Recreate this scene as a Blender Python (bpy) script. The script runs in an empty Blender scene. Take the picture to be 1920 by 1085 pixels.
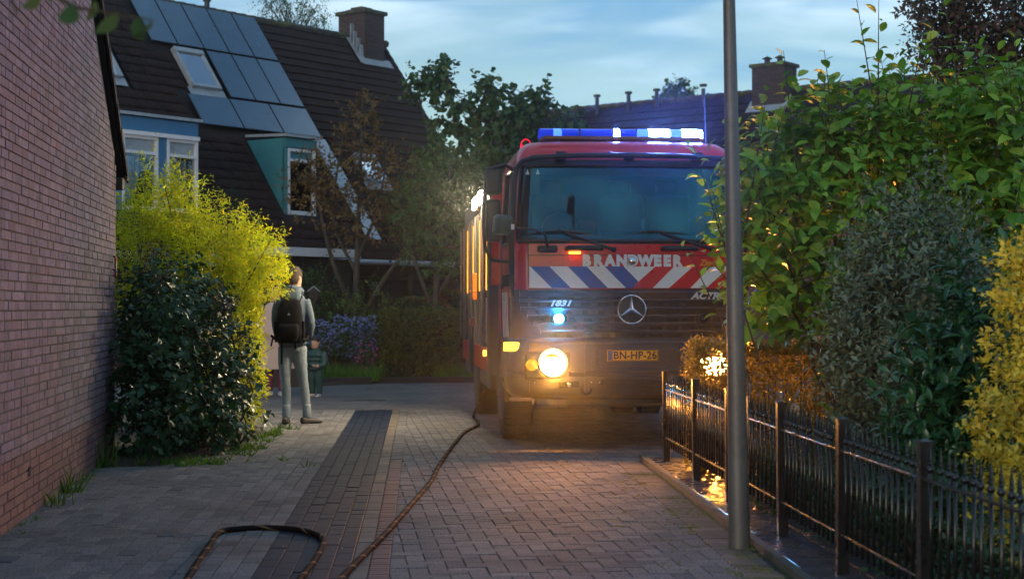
import bpy, bmesh, math, random
import numpy as np
from mathutils import Vector, Matrix, Euler

random.seed(7)
RNG = np.random.default_rng(11)
SC = bpy.context.scene
COL = SC.collection
R_ = math.radians

# ------------------------------------------------------------------ camera
cam_d = bpy.data.cameras.new('camera')
cam_d.lens = 55.0; cam_d.sensor_width = 36.0
cam_d.clip_start = 0.05; cam_d.clip_end = 2000
cam = bpy.data.objects.new('camera', cam_d); COL.objects.link(cam)
cam.location = (0, 0, 1.40)
cam.rotation_euler = (R_(90) + math.atan(32.5 / 2933), 0, 0)
cam_d.dof.use_dof = True
cam_d.dof.focus_distance = 13.5
cam_d.dof.aperture_fstop = 3.4
SC.camera = cam

# ------------------------------------------------------------------ sky and sun
SUN_EL, SUN_AZ = 7.0, 205.0        # low sun behind the camera, hidden by cloud
w = bpy.data.worlds.new('World'); SC.world = w; w.use_nodes = True
nt = w.node_tree; nt.nodes.clear()
def wn(t, **k):
    n = nt.nodes.new(t)
    for a, b in k.items(): setattr(n, a, b)
    return n
out = wn('ShaderNodeOutputWorld')
sky = wn('ShaderNodeTexSky', sky_type='NISHITA', sun_disc=False)
sky.sun_elevation = R_(SUN_EL); sky.sun_rotation = R_(SUN_AZ)
sky.air_density = 1.0; sky.dust_density = 0.6; sky.ozone_density = 2.2
bg = wn('ShaderNodeBackground'); bg.inputs[1].default_value = 0.15
bgc = wn('ShaderNodeBackground'); bgc.inputs[1].default_value = 1.0
tc = wn('ShaderNodeTexCoord')
def cloud(scale, stretch, detail, loc, lo, hi):
    mp = wn('ShaderNodeMapping'); mp.inputs['Scale'].default_value = (1.0, 1.0, stretch)
    mp.inputs['Location'].default_value = loc
    nz = wn('ShaderNodeTexNoise'); nz.inputs['Scale'].default_value = scale; nz.inputs['Detail'].default_value = detail
    nz.inputs['Roughness'].default_value = 0.5
    nz.inputs['Distortion'].default_value = 0.4
    rp = wn('ShaderNodeMapRange', interpolation_type='SMOOTHSTEP')
    rp.inputs[1].default_value = lo; rp.inputs[2].default_value = hi
    nt.links.new(tc.outputs['Generated'], mp.inputs[0]); nt.links.new(mp.outputs[0], nz.inputs[0]); nt.links.new(nz.outputs[0], rp.inputs[0])
    return rp.outputs[0]
c1 = cloud(3.4, 5.0, 5.0, (0.35, 0.0, 0.3), 0.40, 0.66)
c2 = cloud(6.0, 5.0, 6.0, (1.3, 2.0, 0.1), 0.40, 0.64)
cc = wn('ShaderNodeMix', data_type='RGBA')
cc.inputs['A'].default_value = (0.15, 0.37, 0.64, 1); cc.inputs['B'].default_value = (0.70, 0.90, 1.04, 1)
nt.links.new(c2, cc.inputs['Factor'])
nt.links.new(sky.outputs[0], bg.inputs[0]); nt.links.new(cc.outputs['Result'], bgc.inputs[0])
mxw = wn('ShaderNodeMixShader')
nt.links.new(c1, mxw.inputs[0]); nt.links.new(bg.outputs[0], mxw.inputs[1]); nt.links.new(bgc.outputs[0], mxw.inputs[2])
nt.links.new(mxw.outputs[0], out.inputs[0])

sd = bpy.data.lights.new('sun', 'SUN'); sd.energy = 0.35; sd.angle = R_(25); sd.color = (1.0, 0.93, 0.84)
sun = bpy.data.objects.new('sun', sd); COL.objects.link(sun)
# a soft sun lamp from behind the camera, on the same bearing as the sky's sun
_az = R_(SUN_AZ); _sv = Vector((math.sin(_az) * math.cos(R_(SUN_EL)), math.cos(_az) * math.cos(R_(SUN_EL)), math.sin(R_(SUN_EL))))
sun.rotation_euler = _sv.to_track_quat('Z', 'Y').to_euler()

vs = SC.view_settings
vs.view_transform = 'Standard'; vs.look = 'None'; vs.exposure = 0.3; vs.gamma = 1.0; vs.use_curve_mapping = False
SC.render.engine = 'CYCLES'
cy = SC.cycles
cy.use_denoising = True; cy.max_bounces = 6; cy.diffuse_bounces = 3; cy.glossy_bounces = 3; cy.transparent_max_bounces = 12
cy.transmission_bounces = 6; cy.volume_bounces = 0; cy.caustics_reflective = False; cy.caustics_refractive = False
cy.sample_clamp_indirect = 6.0

# ------------------------------------------------------------------ helpers
def link(o, parent=None):
    COL.objects.link(o)
    if parent is not None: o.parent = parent
    return o
def tag(o, label=None, cat=None, group=None, kind=None):
    if label: o['label'] = label
    if cat: o['category'] = cat
    if group: o['group'] = group
    if kind: o['kind'] = kind
    return o
def empty(name, loc=(0, 0, 0), rz=0.0, label=None, cat=None, group=None):
    o = bpy.data.objects.new(name, None); o.empty_display_size = 0.2
    o.location = loc; o.rotation_euler = (0, 0, rz); COL.objects.link(o)
    return tag(o, label, cat, group)

class MB:
    """collects shapes and links them as one mesh object"""
    def __init__(s): s.v = []; s.f = []; s.m = []; s.r = []
    def add(s, vs_, fs, mi=0, rnd=0.0):
        b = len(s.v); s.v += [tuple(x) for x in vs_]; s.r += [rnd] * len(vs_)
        s.f += [tuple(i + b for i in f) for f in fs]; s.m += [mi] * len(fs); return s
    def box(s, c, sz, mat=None, mi=0, rnd=0.0):
        x, y, z = [a / 2 for a in sz]
        p = [Vector((sx * x, sy * y, sz_ * z)) for sz_ in (-1, 1) for sy in (-1, 1) for sx in (-1, 1)]
        if mat is not None: p = [mat @ q for q in p]
        p = [q + Vector(c) for q in p]
        return s.add(p, [(0, 2, 3, 1), (4, 5, 7, 6), (0, 1, 5, 4), (2, 6, 7, 3), (0, 4, 6, 2), (1, 3, 7, 5)], mi, rnd)
    def prism(s, poly, h, frame=None, mi=0):
        """poly (x,y) extruded 0..h along z, then moved by a 4x4 frame"""
        n = len(poly); p = [Vector((a, b, 0)) for a, b in poly] + [Vector((a, b, h)) for a, b in poly]
        if frame is not None: p = [frame @ q for q in p]
        fs = [tuple(reversed(range(n))), tuple(range(n, 2 * n))] + [(i, (i + 1) % n, n + (i + 1) % n, n + i) for i in range(n)]
        return s.add(p, fs, mi)
    def tube(s, path, r, seg=8, cap=True, mi=0, rnd=0.0):
        path = [Vector(p) for p in path]; n = len(path)
        rr = r if hasattr(r, '__len__') else [r] * n
        vs_ = []; up = Vector((0, 0, 1)); prev = None
        for i, p in enumerate(path):
            t = (path[min(i + 1, n - 1)] - path[max(i - 1, 0)])
            if t.length < 1e-9: t = Vector((0, 0, 1))
            t.normalize()
            if prev is None:
                a = t.cross(up)
                if a.length < 1e-3: a = t.cross(Vector((0, 1, 0)))
            else:
                a = prev - t * prev.dot(t)
                if a.length < 1e-4: a = t.cross(up)
            a.normalize(); b = t.cross(a); prev = a
            for k in range(seg):
                th = 2 * math.pi * k / seg
                vs_.append(p + (a * math.cos(th) + b * math.sin(th)) * rr[i])
        fs = [(i * seg + k, i * seg + (k + 1) % seg, (i + 1) * seg + (k + 1) % seg, (i + 1) * seg + k) for i in range(n - 1) for k in range(seg)]
        if cap: fs += [tuple(reversed(range(seg))), tuple(range((n - 1) * seg, n * seg))]
        return s.add(vs_, fs, mi, rnd)
    def lathe(s, prof, seg=24, frame=None, mi=0):
        """prof (r, h) revolved about z"""
        n = len(prof); vs_ = []
        for r, h in prof:
            for k in range(seg):
                th = 2 * math.pi * k / seg; vs_.append(Vector((r * math.cos(th), r * math.sin(th), h)))
        if frame is not None: vs_ = [frame @ q for q in vs_]
        fs = [(i * seg + k, i * seg + (k + 1) % seg, (i + 1) * seg + (k + 1) % seg, (i + 1) * seg + k) for i in range(n - 1) for k in range(seg)]
        fs += [tuple(reversed(range(seg))), tuple(range((n - 1) * seg, n * seg))]
        return s.add(vs_, fs, mi)
    def loft(s, rings, closed=True, caps=True, mi=0, skip=None):
        n = len(rings[0]); vs_ = [p for r in rings for p in r]; fs = []
        m = n if closed else n - 1
        for i in range(len(rings) - 1):
            for k in range(m):
                if skip and skip(i, k): continue
                fs.append((i * n + k, i * n + (k + 1) % n, (i + 1) * n + (k + 1) % n, (i + 1) * n + k))
        if caps and closed: fs += [tuple(reversed(range(n))), tuple(range((len(rings) - 1) * n, len(rings) * n))]
        return s.add(vs_, fs, mi)
    def mesh(s, name):
        me = bpy.data.meshes.new(name); me.from_pydata(s.v, [], s.f)
        if any(s.m): me.polygons.foreach_set('material_index', s.m)
        at = me.attributes.new('rnd', 'FLOAT', 'POINT'); at.data.foreach_set('value', s.r)
        bm = bmesh.new(); bm.from_mesh(me); bmesh.ops.recalc_face_normals(bm, faces=bm.faces); bm.to_mesh(me); bm.free()
        return me
    def build(s, name, mats, parent=None, smooth=False, bevel=0.0, loc=None, rot=None, seg=2):
        me = s.mesh(name)
        for m in (mats if isinstance(mats, (list, tuple)) else [mats]): me.materials.append(m)
        if smooth:
            me.polygons.foreach_set('use_smooth', [True] * len(me.polygons))
            if smooth != 'full': me.set_sharp_from_angle(angle=R_(38))
        o = link(bpy.data.objects.new(name, me), parent)
        if loc is not None: o.location = loc
        if rot is not None: o.rotation_euler = rot
        if bevel:
            b = o.modifiers.new('bevel', 'BEVEL'); b.width = bevel; b.segments = seg; b.limit_method = 'ANGLE'; b.angle_limit = R_(40)
        return o

def np_mesh(name, V, F, rnd=None, mats=(), smooth=False):
    """V (n,3), F (m,k) arrays"""
    me = bpy.data.meshes.new(name); n = len(V); m, k = F.shape
    me.vertices.add(n); me.vertices.foreach_set('co', np.ascontiguousarray(V, np.float32).ravel())
    me.loops.add(m * k); me.loops.foreach_set('vertex_index', np.ascontiguousarray(F, np.int32).ravel())
    me.polygons.add(m); me.polygons.foreach_set('loop_start', np.arange(0, m * k, k, dtype=np.int32))
    me.update(calc_edges=True)
    if rnd is not None:
        at = me.attributes.new('rnd', 'FLOAT', 'POINT'); at.data.foreach_set('value', np.ascontiguousarray(rnd, np.float32))
    for x in mats: me.materials.append(x)
    if smooth: me.polygons.foreach_set('use_smooth', [True] * m)
    return me

# ------------------------------------------------------------------ materials
def _m(name):
    m = bpy.data.materials.new(name); m.use_nodes = True
    t = m.node_tree; b = t.nodes['Principled BSDF']
    return m, t, b
def ramp_node(t, cols):
    rp = t.nodes.new('ShaderNodeValToRGB'); el = rp.color_ramp.elements
    while len(el) < len(cols): el.new(0.5)
    for i, c in enumerate(cols):
        el[i].position = i / max(1, len(cols) - 1); el[i].color = (*c, 1)
    return rp
def rnd_socket(t):
    """a number that differs from piece to piece, both for objects and for pieces joined in one mesh"""
    oi = t.nodes.new('ShaderNodeObjectInfo'); at = t.nodes.new('ShaderNodeAttribute'); at.attribute_name = 'rnd'
    a = t.nodes.new('ShaderNodeMath'); a.operation = 'ADD'; fr = t.nodes.new('ShaderNodeMath'); fr.operation = 'FRACT'
    t.links.new(oi.outputs['Random'], a.inputs[0]); t.links.new(at.outputs['Fac'], a.inputs[1]); t.links.new(a.outputs[0], fr.inputs[0])
    return fr.outputs[0]
def noise_node(t, scale, detail=4, rough=0.55, stretch=None):
    g = t.nodes.new('ShaderNodeNewGeometry'); nz = t.nodes.new('ShaderNodeTexNoise')
    nz.inputs['Scale'].default_value = scale; nz.inputs['Detail'].default_value = detail; nz.inputs['Roughness'].default_value = rough
    if stretch:
        mp = t.nodes.new('ShaderNodeMapping'); mp.inputs['Scale'].default_value = stretch
        t.links.new(g.outputs['Position'], mp.inputs[0]); t.links.new(mp.outputs[0], nz.inputs[0])
    else: t.links.new(g.outputs['Position'], nz.inputs[0])
    return nz.outputs[0]
def mixc(t, fac, a, b, mode='MIX'):
    n = t.nodes.new('ShaderNodeMix'); n.data_type = 'RGBA'; n.blend_type = mode
    for s, v in (('Factor', fac), ('A', a), ('B', b)):
        if isinstance(v, (int, float)): n.inputs[s].default_value = v
        elif isinstance(v, (tuple, list)): n.inputs[s].default_value = (*v[:3], 1)
        else: t.links.new(v, n.inputs[s])
    return n.outputs['Result']
def mrange(t, src, a, b, c=0.0, d=1.0):
    n = t.nodes.new('ShaderNodeMapRange'); n.inputs[1].default_value = a; n.inputs[2].default_value = b
    n.inputs[3].default_value = c; n.inputs[4].default_value = d; t.links.new(src, n.inputs[0]); return n.outputs[0]
def mat(name, cols, rough=0.5, metal=0.0, dirt=None, dscale=6, dlo=0.5, dhi=0.7, bump=0.0, bscale=60, coat=0.0, pieces=False, spec=0.5, grain=0.0, rvar=0.0, gscale=40, stretch=None):
    m, t, b = _m(name)
    cols = cols if isinstance(cols[0], (tuple, list)) else [cols]
    if len(cols) > 1:
        rp = ramp_node(t, cols); t.links.new(rnd_socket(t) if pieces else mrange(t, noise_node(t, 2.5, 3), 0.3, 0.7), rp.inputs[0]); c = rp.outputs[0]
    else: c = tuple(cols[0])
    if grain:
        g = mrange(t, noise_node(t, gscale, 5, 0.65, stretch), 0.25, 0.75, 1 - grain, 1 + grain)
        cb = t.nodes.new('ShaderNodeCombineColor')
        for i in range(3): t.links.new(g, cb.inputs[i])
        c = mixc(t, 1.0, c, cb.outputs[0], 'MULTIPLY')
    if dirt is not None:
        c = mixc(t, mrange(t, noise_node(t, dscale, 6, 0.6), dlo, dhi), c, dirt)
    if isinstance(c, tuple): b.inputs['Base Color'].default_value = (*c, 1)
    else: t.links.new(c, b.inputs['Base Color'])
    b.inputs['Roughness'].default_value = rough; b.inputs['Metallic'].default_value = metal
    b.inputs['Specular IOR Level'].default_value = spec
    b.inputs['Coat Weight'].default_value = coat; b.inputs['Coat Roughness'].default_value = 0.08
    if rvar: t.links.new(mrange(t, noise_node(t, dscale * 2, 4), 0.3, 0.7, max(0.02, rough - rvar), rough + rvar), b.inputs['Roughness'])
    if bump:
        bn = t.nodes.new('ShaderNodeBump'); bn.inputs['Strength'].default_value = bump; bn.inputs['Distance'].default_value = 0.01
        t.links.new(noise_node(t, bscale, 5), bn.inputs['Height']); t.links.new(bn.outputs[0], b.inputs['Normal'])
    return m
def leafmat(name, cols, rough=0.45, trans=0.3, spec=0.4, tcol=None):
    m, t, b = _m(name)
    rp = ramp_node(t, cols); t.links.new(rnd_socket(t), rp.inputs[0])
    big = mrange(t, noise_node(t, 3.0, 2), 0.3, 0.7, 0.75, 1.25)
    cb = t.nodes.new('ShaderNodeCombineColor')
    for i in range(3): t.links.new(big, cb.inputs[i])
    c = mixc(t, 1.0, rp.outputs[0], cb.outputs[0], 'MULTIPLY')
    t.links.new(c, b.inputs['Base Color']); b.inputs['Roughness'].default_value = rough; b.inputs['Specular IOR Level'].default_value = spec
    tr = t.nodes.new('ShaderNodeBsdfTranslucent')
    if tcol: tr.inputs[0].default_value = (*tcol, 1)
    else: t.links.new(mixc(t, 1.0, c, (1.25, 1.15, 0.6), 'MULTIPLY'), tr.inputs[0])
    mx = t.nodes.new('ShaderNodeMixShader'); mx.inputs[0].default_value = trans
    o = t.nodes['Material Output']
    t.links.new(b.outputs[0], mx.inputs[1]); t.links.new(tr.outputs[0], mx.inputs[2]); t.links.new(mx.outputs[0], o.inputs[0])
    return m
def emit(name, col, strength, base=(0.02, 0.02, 0.02)):
    m, t, b = _m(name)
    b.inputs['Base Color'].default_value = (*base, 1); b.inputs['Emission Color'].default_value = (*col, 1)
    b.inputs['Emission Strength'].default_value = strength; b.inputs['Roughness'].default_value = 0.15
    return m
def glass(name, tint, refl, ior=1.5, rough=0.02, rcol=(1, 1, 1)):
    m, t, b = _m(name); t.nodes.remove(b)
    tr = t.nodes.new('ShaderNodeBsdfTransparent'); tr.inputs[0].default_value = (*tint, 1)
    gl = t.nodes.new('ShaderNodeBsdfGlossy'); gl.inputs['Roughness'].default_value = rough; gl.inputs[0].default_value = (*rcol, 1)
    fr = t.nodes.new('ShaderNodeFresnel'); fr.inputs[0].default_value = ior
    ad = t.nodes.new('ShaderNodeMath'); ad.operation = 'ADD'; ad.inputs[1].default_value = refl; ad.use_clamp = True
    mx = t.nodes.new('ShaderNodeMixShader'); t.links.new(fr.outputs[0], ad.inputs[0]); t.links.new(ad.outputs[0], mx.inputs[0])
    t.links.new(tr.outputs[0], mx.inputs[1]); t.links.new(gl.outputs[0], mx.inputs[2]); t.links.new(mx.outputs[0], t.nodes['Material Output'].inputs[0])
    return m

M = {}
M['soil'] = mat('soil', [(0.035, 0.026, 0.018), (0.06, 0.045, 0.03)], 0.95, bump=0.8, bscale=30, grain=0.3)
M['joint'] = mat('joint_sand', (0.05, 0.045, 0.04), 0.95, dirt=(0.06, 0.075, 0.015), dscale=1.1, dlo=0.5, dhi=0.62, grain=0.4)
M['paver'] = mat('grey_paver', [(0.1375, 0.1325, 0.1341), (0.1952, 0.1885, 0.1911), (0.1591, 0.15, 0.1543), (0.2241, 0.2154, 0.2112), (0.1193, 0.1193, 0.1259)], 0.8, pieces=True, grain=0.8, gscale=75, bump=0.5, bscale=140, dirt=(0.06, 0.058, 0.055), dscale=0.9, dlo=0.52, dhi=0.8, spec=0.06)
M['paver_warm'] = mat('beige_paver', [(0.1462, 0.1218, 0.1034), (0.1949, 0.1636, 0.1367), (0.1636, 0.1392, 0.1234), (0.2158, 0.1844, 0.1567)], 0.7, pieces=True, grain=0.42, gscale=120, bump=0.5, bscale=140, dirt=(0.07, 0.065, 0.06), dscale=0.9, dlo=0.5, dhi=0.8, spec=0.06)
M['paver_dark'] = mat('charcoal_paver', [(0.01181, 0.01733, 0.03394), (0.01706, 0.02426, 0.04488), (0.01444, 0.0201, 0.03832)], 0.6, pieces=True, grain=0.55, gscale=130, bump=0.5, bscale=140, spec=0.1)
M['paver_red'] = mat('red_paver', [(0.09563, 0.05063, 0.04987), (0.1211, 0.06413, 0.06056), (0.08288, 0.04725, 0.04845)], 0.75, pieces=True, grain=0.3, gscale=90, bump=0.4, bscale=120)
M['slab'] = mat('slate_slab', [(0.0595, 0.0595, 0.076), (0.084, 0.0805, 0.096)], 0.28, pieces=True, grain=0.25, gscale=30, bump=0.25, bscale=40, rvar=0.1)
M['kerb'] = mat('kerb_concrete', [(0.096, 0.09, 0.084), (0.12, 0.114, 0.105)], 0.85, pieces=True, grain=0.3, bump=0.4, dirt=(0.07, 0.075, 0.03), dscale=2.2, dlo=0.5, dhi=0.7)
M['brick'] = mat('wall_brick', [(0.2114, 0.1492, 0.1818), (0.2511, 0.1856, 0.2272), (0.1785, 0.1309, 0.1681), (0.2313, 0.1637, 0.1773), (0.2776, 0.2074, 0.2454), (0.2048, 0.1128, 0.1317)], 0.85, pieces=True, grain=0.3, gscale=40, bump=0.6, bscale=110, dirt=(0.13, 0.10, 0.10), dscale=1.6, dlo=0.5, dhi=0.78)
M['brick_base'] = mat('plinth_brick', [(0.192, 0.096, 0.096), (0.16, 0.08, 0.084), (0.224, 0.12, 0.112)], 0.8, pieces=True, grain=0.25, gscale=55, bump=0.5, bscale=110)
M['mortar'] = mat('mortar', (0.13, 0.115, 0.105), 0.95, grain=0.35, bump=0.4)
M['tile'] = mat('roof_tile', [(0.026, 0.018, 0.017), (0.0375, 0.0235, 0.0215), (0.031, 0.0225, 0.0225), (0.04, 0.023, 0.021)], 0.8, pieces=True, spec=0.2, grain=0.35, gscale=18, dirt=(0.05, 0.05, 0.045), dscale=5, dlo=0.62, dhi=0.8)
M['tile_far'] = mat('roof_tile_far', [(0.024, 0.0192, 0.0192), (0.033, 0.024, 0.024), (0.0282, 0.0222, 0.024)], 0.85, spec=0.2, pieces=True, grain=0.3, gscale=14)
M['ridge'] = mat('mossy_ridge', [(0.042, 0.0315, 0.0294), (0.056, 0.0385, 0.035)], 0.8, pieces=True, dirt=(0.1, 0.11, 0.03), dscale=4, dlo=0.45, dhi=0.6)
M['underlay'] = mat('roof_underlay', (0.02, 0.016, 0.016), 0.9)
M['chimney_brick'] = mat('chimney_brick', [(0.055, 0.04, 0.038), (0.085, 0.055, 0.05), (0.065, 0.05, 0.05)], 0.85, pieces=True, grain=0.3, gscale=20)
M['lead'] = mat('lead_sheet', [(0.30, 0.34, 0.37), (0.40, 0.43, 0.46)], 0.5, metal=0.2, grain=0.2, gscale=8)
M['zinc'] = mat('zinc_strip', [(0.42, 0.44, 0.47), (0.5, 0.52, 0.55)], 0.45, metal=0.3, grain=0.15)
M['white'] = mat('white_paint', (0.72, 0.73, 0.74), 0.45, grain=0.06, gscale=10)
M['blue_board'] = mat('blue_board', (0.05, 0.17, 0.32), 0.5, grain=0.1, gscale=6)
M['teal_board'] = mat('teal_board', (0.05, 0.22, 0.24), 0.5, grain=0.12, gscale=6)
M['curtain'] = mat('curtain', (0.65, 0.68, 0.72), 0.9, grain=0.1, gscale=12)
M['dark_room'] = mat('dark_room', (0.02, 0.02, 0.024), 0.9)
M['dark_wood'] = mat('dark_wood', [(0.025, 0.017, 0.013), (0.04, 0.027, 0.02)], 0.7, pieces=True, grain=0.3)
M['pane'] = glass('window_pane', (0.75, 0.82, 0.85), 0.06)
M['skylight_glass'] = glass('skylight_glass', (0.4, 0.45, 0.5), 0.88, rcol=(0.98, 0.99, 1))
M['solar'] = mat('solar_cell', [(0.03, 0.085, 0.15), (0.04, 0.10, 0.17)], 0.2, pieces=True, spec=1.0, coat=1.0, grain=0.15, gscale=3)
M['solar_frame'] = mat('solar_frame', (0.03, 0.035, 0.04), 0.4, metal=0.5)
M['black_metal'] = mat('black_fence_paint', (0.012, 0.011, 0.011), 0.30, coat=0.3, grain=0.2, rvar=0.08)
M['pole'] = mat('pole_paint', [(0.14, 0.135, 0.13), (0.17, 0.165, 0.155)], 0.5, metal=0.35, dirt=(0.10, 0.09, 0.075), dscale=3, dlo=0.5, dhi=0.75, grain=0.12)
M['bark'] = mat('bark', [(0.05, 0.04, 0.032), (0.085, 0.07, 0.055)], 0.9, bump=0.7, bscale=40, grain=0.3)
M['twig'] = mat('twig', [(0.055, 0.035, 0.022), (0.08, 0.05, 0.03)], 0.8)
M['hose'] = None
# ================================================================== ground, road, paving
g = MB(); g.add([(-300, -60, -0.06), (300, -60, -0.06), (300, 500, -0.06), (-300, 500, -0.06)], [(0, 1, 2, 3)])
tag(g.build('ground', M['soil']), kind='structure')

AX = math.atan(0.0589)
def PQ(p, q, z=0.0):
    return Vector((-0.873 + p * math.cos(AX) - q * math.sin(AX), p * math.sin(AX) + q * math.cos(AX), z))
def edgeX(y): return 1.217 + (14.0 - y) * 0.0442

# cross street beyond the lane: pavers too small to tell apart
def far_paving():
    m, t, b = _m('street_paving')
    g_ = t.nodes.new('ShaderNodeNewGeometry'); mp = t.nodes.new('ShaderNodeMapping'); mp.inputs['Rotation'].default_value = (0, 0, R_(48))
    bt = t.nodes.new('ShaderNodeTexBrick'); bt.inputs['Scale'].default_value = 1.0
    for k, v in (('Color1', (0.13, 0.12, 0.12, 1)), ('Color2', (0.19, 0.175, 0.17, 1)), ('Mortar', (0.06, 0.055, 0.05, 1))): bt.inputs[k].default_value = v
    bt.inputs['Mortar Size'].default_value = 0.006; bt.inputs['Brick Width'].default_value = 0.21; bt.inputs['Row Height'].default_value = 0.105
    t.links.new(g_.outputs['Position'], mp.inputs[0]); t.links.new(mp.outputs[0], bt.inputs[0])
    c = mixc(t, mrange(t, noise_node(t, 0.8, 5), 0.45, 0.75), bt.outputs[0], (0.09, 0.088, 0.085))
    t.links.new(c, b.inputs['Base Color']); b.inputs['Roughness'].default_value = 0.85; b.inputs['Specular IOR Level'].default_value = 0.1
    bn = t.nodes.new('ShaderNodeBump'); bn.inputs['Strength'].default_value = 0.4; bn.inputs['Distance'].default_value = 0.01
    t.links.new(bt.outputs[0], bn.inputs['Height']); t.links.new(bn.outputs[0], b.inputs['Normal'])
    return m
M['far_paving'] = far_paving()
cs = MB(); a, b_, c, d_ = PQ(-16, 21.36), PQ(16, 21.36), PQ(16, 34.6), PQ(-16, 34.6)
cs.add([(v.x, v.y, -0.002) for v in (a, b_, c, d_)], [(0, 1, 2, 3)])
tag(cs.build('cross_street', M['far_paving']), kind='structure')

rd = MB(); rd.add([(v.x, v.y, -0.013) for v in (PQ(-5.5, 3), PQ(5, 3), PQ(9, 21.34), PQ(-5.5, 21.34))], [(0, 1, 2, 3)])
road = tag(rd.build('road', M['joint']), kind='structure')

def clip(poly, hps):
    for (nx, ny, d) in hps:                       # keep nx*x+ny*y <= d
        o = []
        for i in range(len(poly)):
            a, b = poly[i], poly[(i + 1) % len(poly)]
            da, db = nx * a[0] + ny * a[1] - d, nx * b[0] + ny * b[1] - d
            if da <= 0: o.append(a)
            if (da < 0) != (db < 0) and da != db:
                s = da / (da - db); o.append((a[0] + (b[0] - a[0]) * s, a[1] + (b[1] - a[1]) * s))
        poly = o
        if len(poly) < 3: return []
    return poly
def area(p): return 0.5 * abs(sum(p[i][0] * p[(i + 1) % len(p)][1] - p[(i + 1) % len(p)][0] * p[i][1] for i in range(len(p))))
PAV = []                                          # (material key, polygon, centre, whole, angle, length, width)
def lay(key, cx, cy, ang, L, W, hps):
    ca, sa = math.cos(ang), math.sin(ang); j = 0.0025
    l, w_ = L / 2 - j, W / 2 - j
    poly = [(cx + x * ca - y * sa, cy + x * sa + y * ca) for x, y in ((-l, -w_), (l, -w_), (l, w_), (-l, w_))]
    a0 = area(poly); pc = clip(poly, hps)
    if len(pc) < 3: return
    a1 = area(pc)
    if a1 < a0 * 0.06: return
    PAV.append((key, pc, (cx, cy), a1 > a0 * 0.999, ang, L, W))
nA = (math.cos(AX), math.sin(AX)); nQ = (-math.sin(AX), math.cos(AX)); OP = PQ(0, 0)
def hp_p_max(p): return (nA[0], nA[1], nA[0] * OP.x + nA[1] * OP.y + p)
def hp_p_min(p): return (-nA[0], -nA[1], -(nA[0] * OP.x + nA[1] * OP.y + p))
def hp_q_max(q): return (nQ[0], nQ[1], nQ[0] * OP.x + nQ[1] * OP.y + q)
# wall line: nothing is laid inside the house
WA = Vector((-3.13, 9.55, 0)); WD = Vector((-0.1224, 0.9925, 0)).normalized(); WN = Vector((WD.y, -WD.x, 0))
hp_wall = (-WN.x, -WN.y, -(WN.dot(WA)))
Q0, Q1 = 6.6, 21.34
def running(key, p0, n, cw, L, hps, q0=Q0, q1=Q1):
    for i in range(n):
        q = q0 - (L / 2 if i % 2 else 0)
        while q < q1:
            c = PQ(p0 + (i + 0.5) * cw, q + L / 2); lay(key, c.x, c.y, AX + math.pi / 2, L, cw, hps); q += L
running('paver', -3.78, 36, 0.105, 0.21, [hp_wall, hp_q_max(Q1)])
running('paver_dark', 0.0, 5, 0.10, 0.21, [hp_q_max(Q1)])
running('paver_warm', 0.5, 1, 0.10, 0.21, [hp_q_max(Q1)])
q = Q0
while q < Q1:
    c = PQ(0.655, q + 0.033); lay('paver_red' if q < 14.3 else 'paver', c.x, c.y, AX, 0.11, 0.066, []); q += 0.066
def herring(key, x0, x1, y0, y1, hps, ang):
    a = 0.105; ca, sa = math.cos(ang), math.sin(ang); mx, my = (x0 + x1) / 2, (y0 + y1) / 2
    n = int(math.hypot(x1 - x0, y1 - y0) / 2 / a) + 3
    for i in range(-n, n):
        for j in range(-n, n):
            s = (i - j) % 4
            if s not in (0, 3): continue
            lx, ly = ((i + 1) * a, (j + 0.5) * a) if s == 0 else ((i + 0.5) * a, (j + 1) * a)
            cx, cy = mx + lx * ca - ly * sa, my + lx * sa + ly * ca
            if cx < x0 - .2 or cx > x1 + .2 or cy < y0 - .2 or cy > y1 + .2: continue
            lay(key, cx, cy, ang + (0 if s == 0 else math.pi / 2), 2 * a, a, hps)
ES = 1 / math.hypot(1, 0.0442)                    # the lane's right edge as a half plane
def hp_edge(off): return (ES, 0.0442 * ES, ES * (1.217 + 14 * 0.0442) + off)
herring('paver', -1.0, 2.0, 6.4, 14.25, [hp_p_min(0.71), hp_edge(-0.27), (0, 1, 14.25)], AX + .05)
herring('paver', -1.6, 6.0, 14.25, 21.6, [hp_p_min(0.71), hp_q_max(Q1), (0, -1, -14.25), (1, 0, 6)], AX + .05)
# soldier course along the lane's right edge
ea = math.atan(0.0442); y = 6.6
while y < 14.2:
    lay('paver_warm', edgeX(y) - 0.163, y, -ea + 0.0, 0.21, 0.105, [(0, 1, 14.25)]); y += 0.105

def paver_geo(mb, poly, z, rnd):
    n = len(poly); cx = sum(p[0] for p in poly) / n; cy_ = sum(p[1] for p in poly) / n
    ins = 0.005; tx, ty = random.gauss(0, 0.005), random.gauss(0, 0.005)
    lo = [(x, y, -0.02) for x, y in poly]; hi = []
    mi = [(x, y, z - 0.003) for x, y in poly]
    for x, y in poly:
        dx, dy = cx - x, cy_ - y; L = math.hypot(dx, dy) + 1e-6
        hi.append((x + dx / L * ins * 1.4, y + dy / L * ins * 1.4, z + (x - cx) * tx + (y - cy_) * ty))
    mb.add(lo + mi + hi, [tuple(range(2 * n, 3 * n))] + [(r * n + i, r * n + (i + 1) % n, (r + 1) * n + (i + 1) % n, (r + 1) * n + i) for r in (0, 1) for i in range(n)], 0, rnd)
whole = [i for i, p in enumerate(PAV) if p[3] and p[2][1] > 7.95 and abs(p[2][0] / p[2][1]) < 0.335]
whole.sort(key=lambda i: PAV[i][2][1])
asobj = set(whole[:300]); cache = {}
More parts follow.
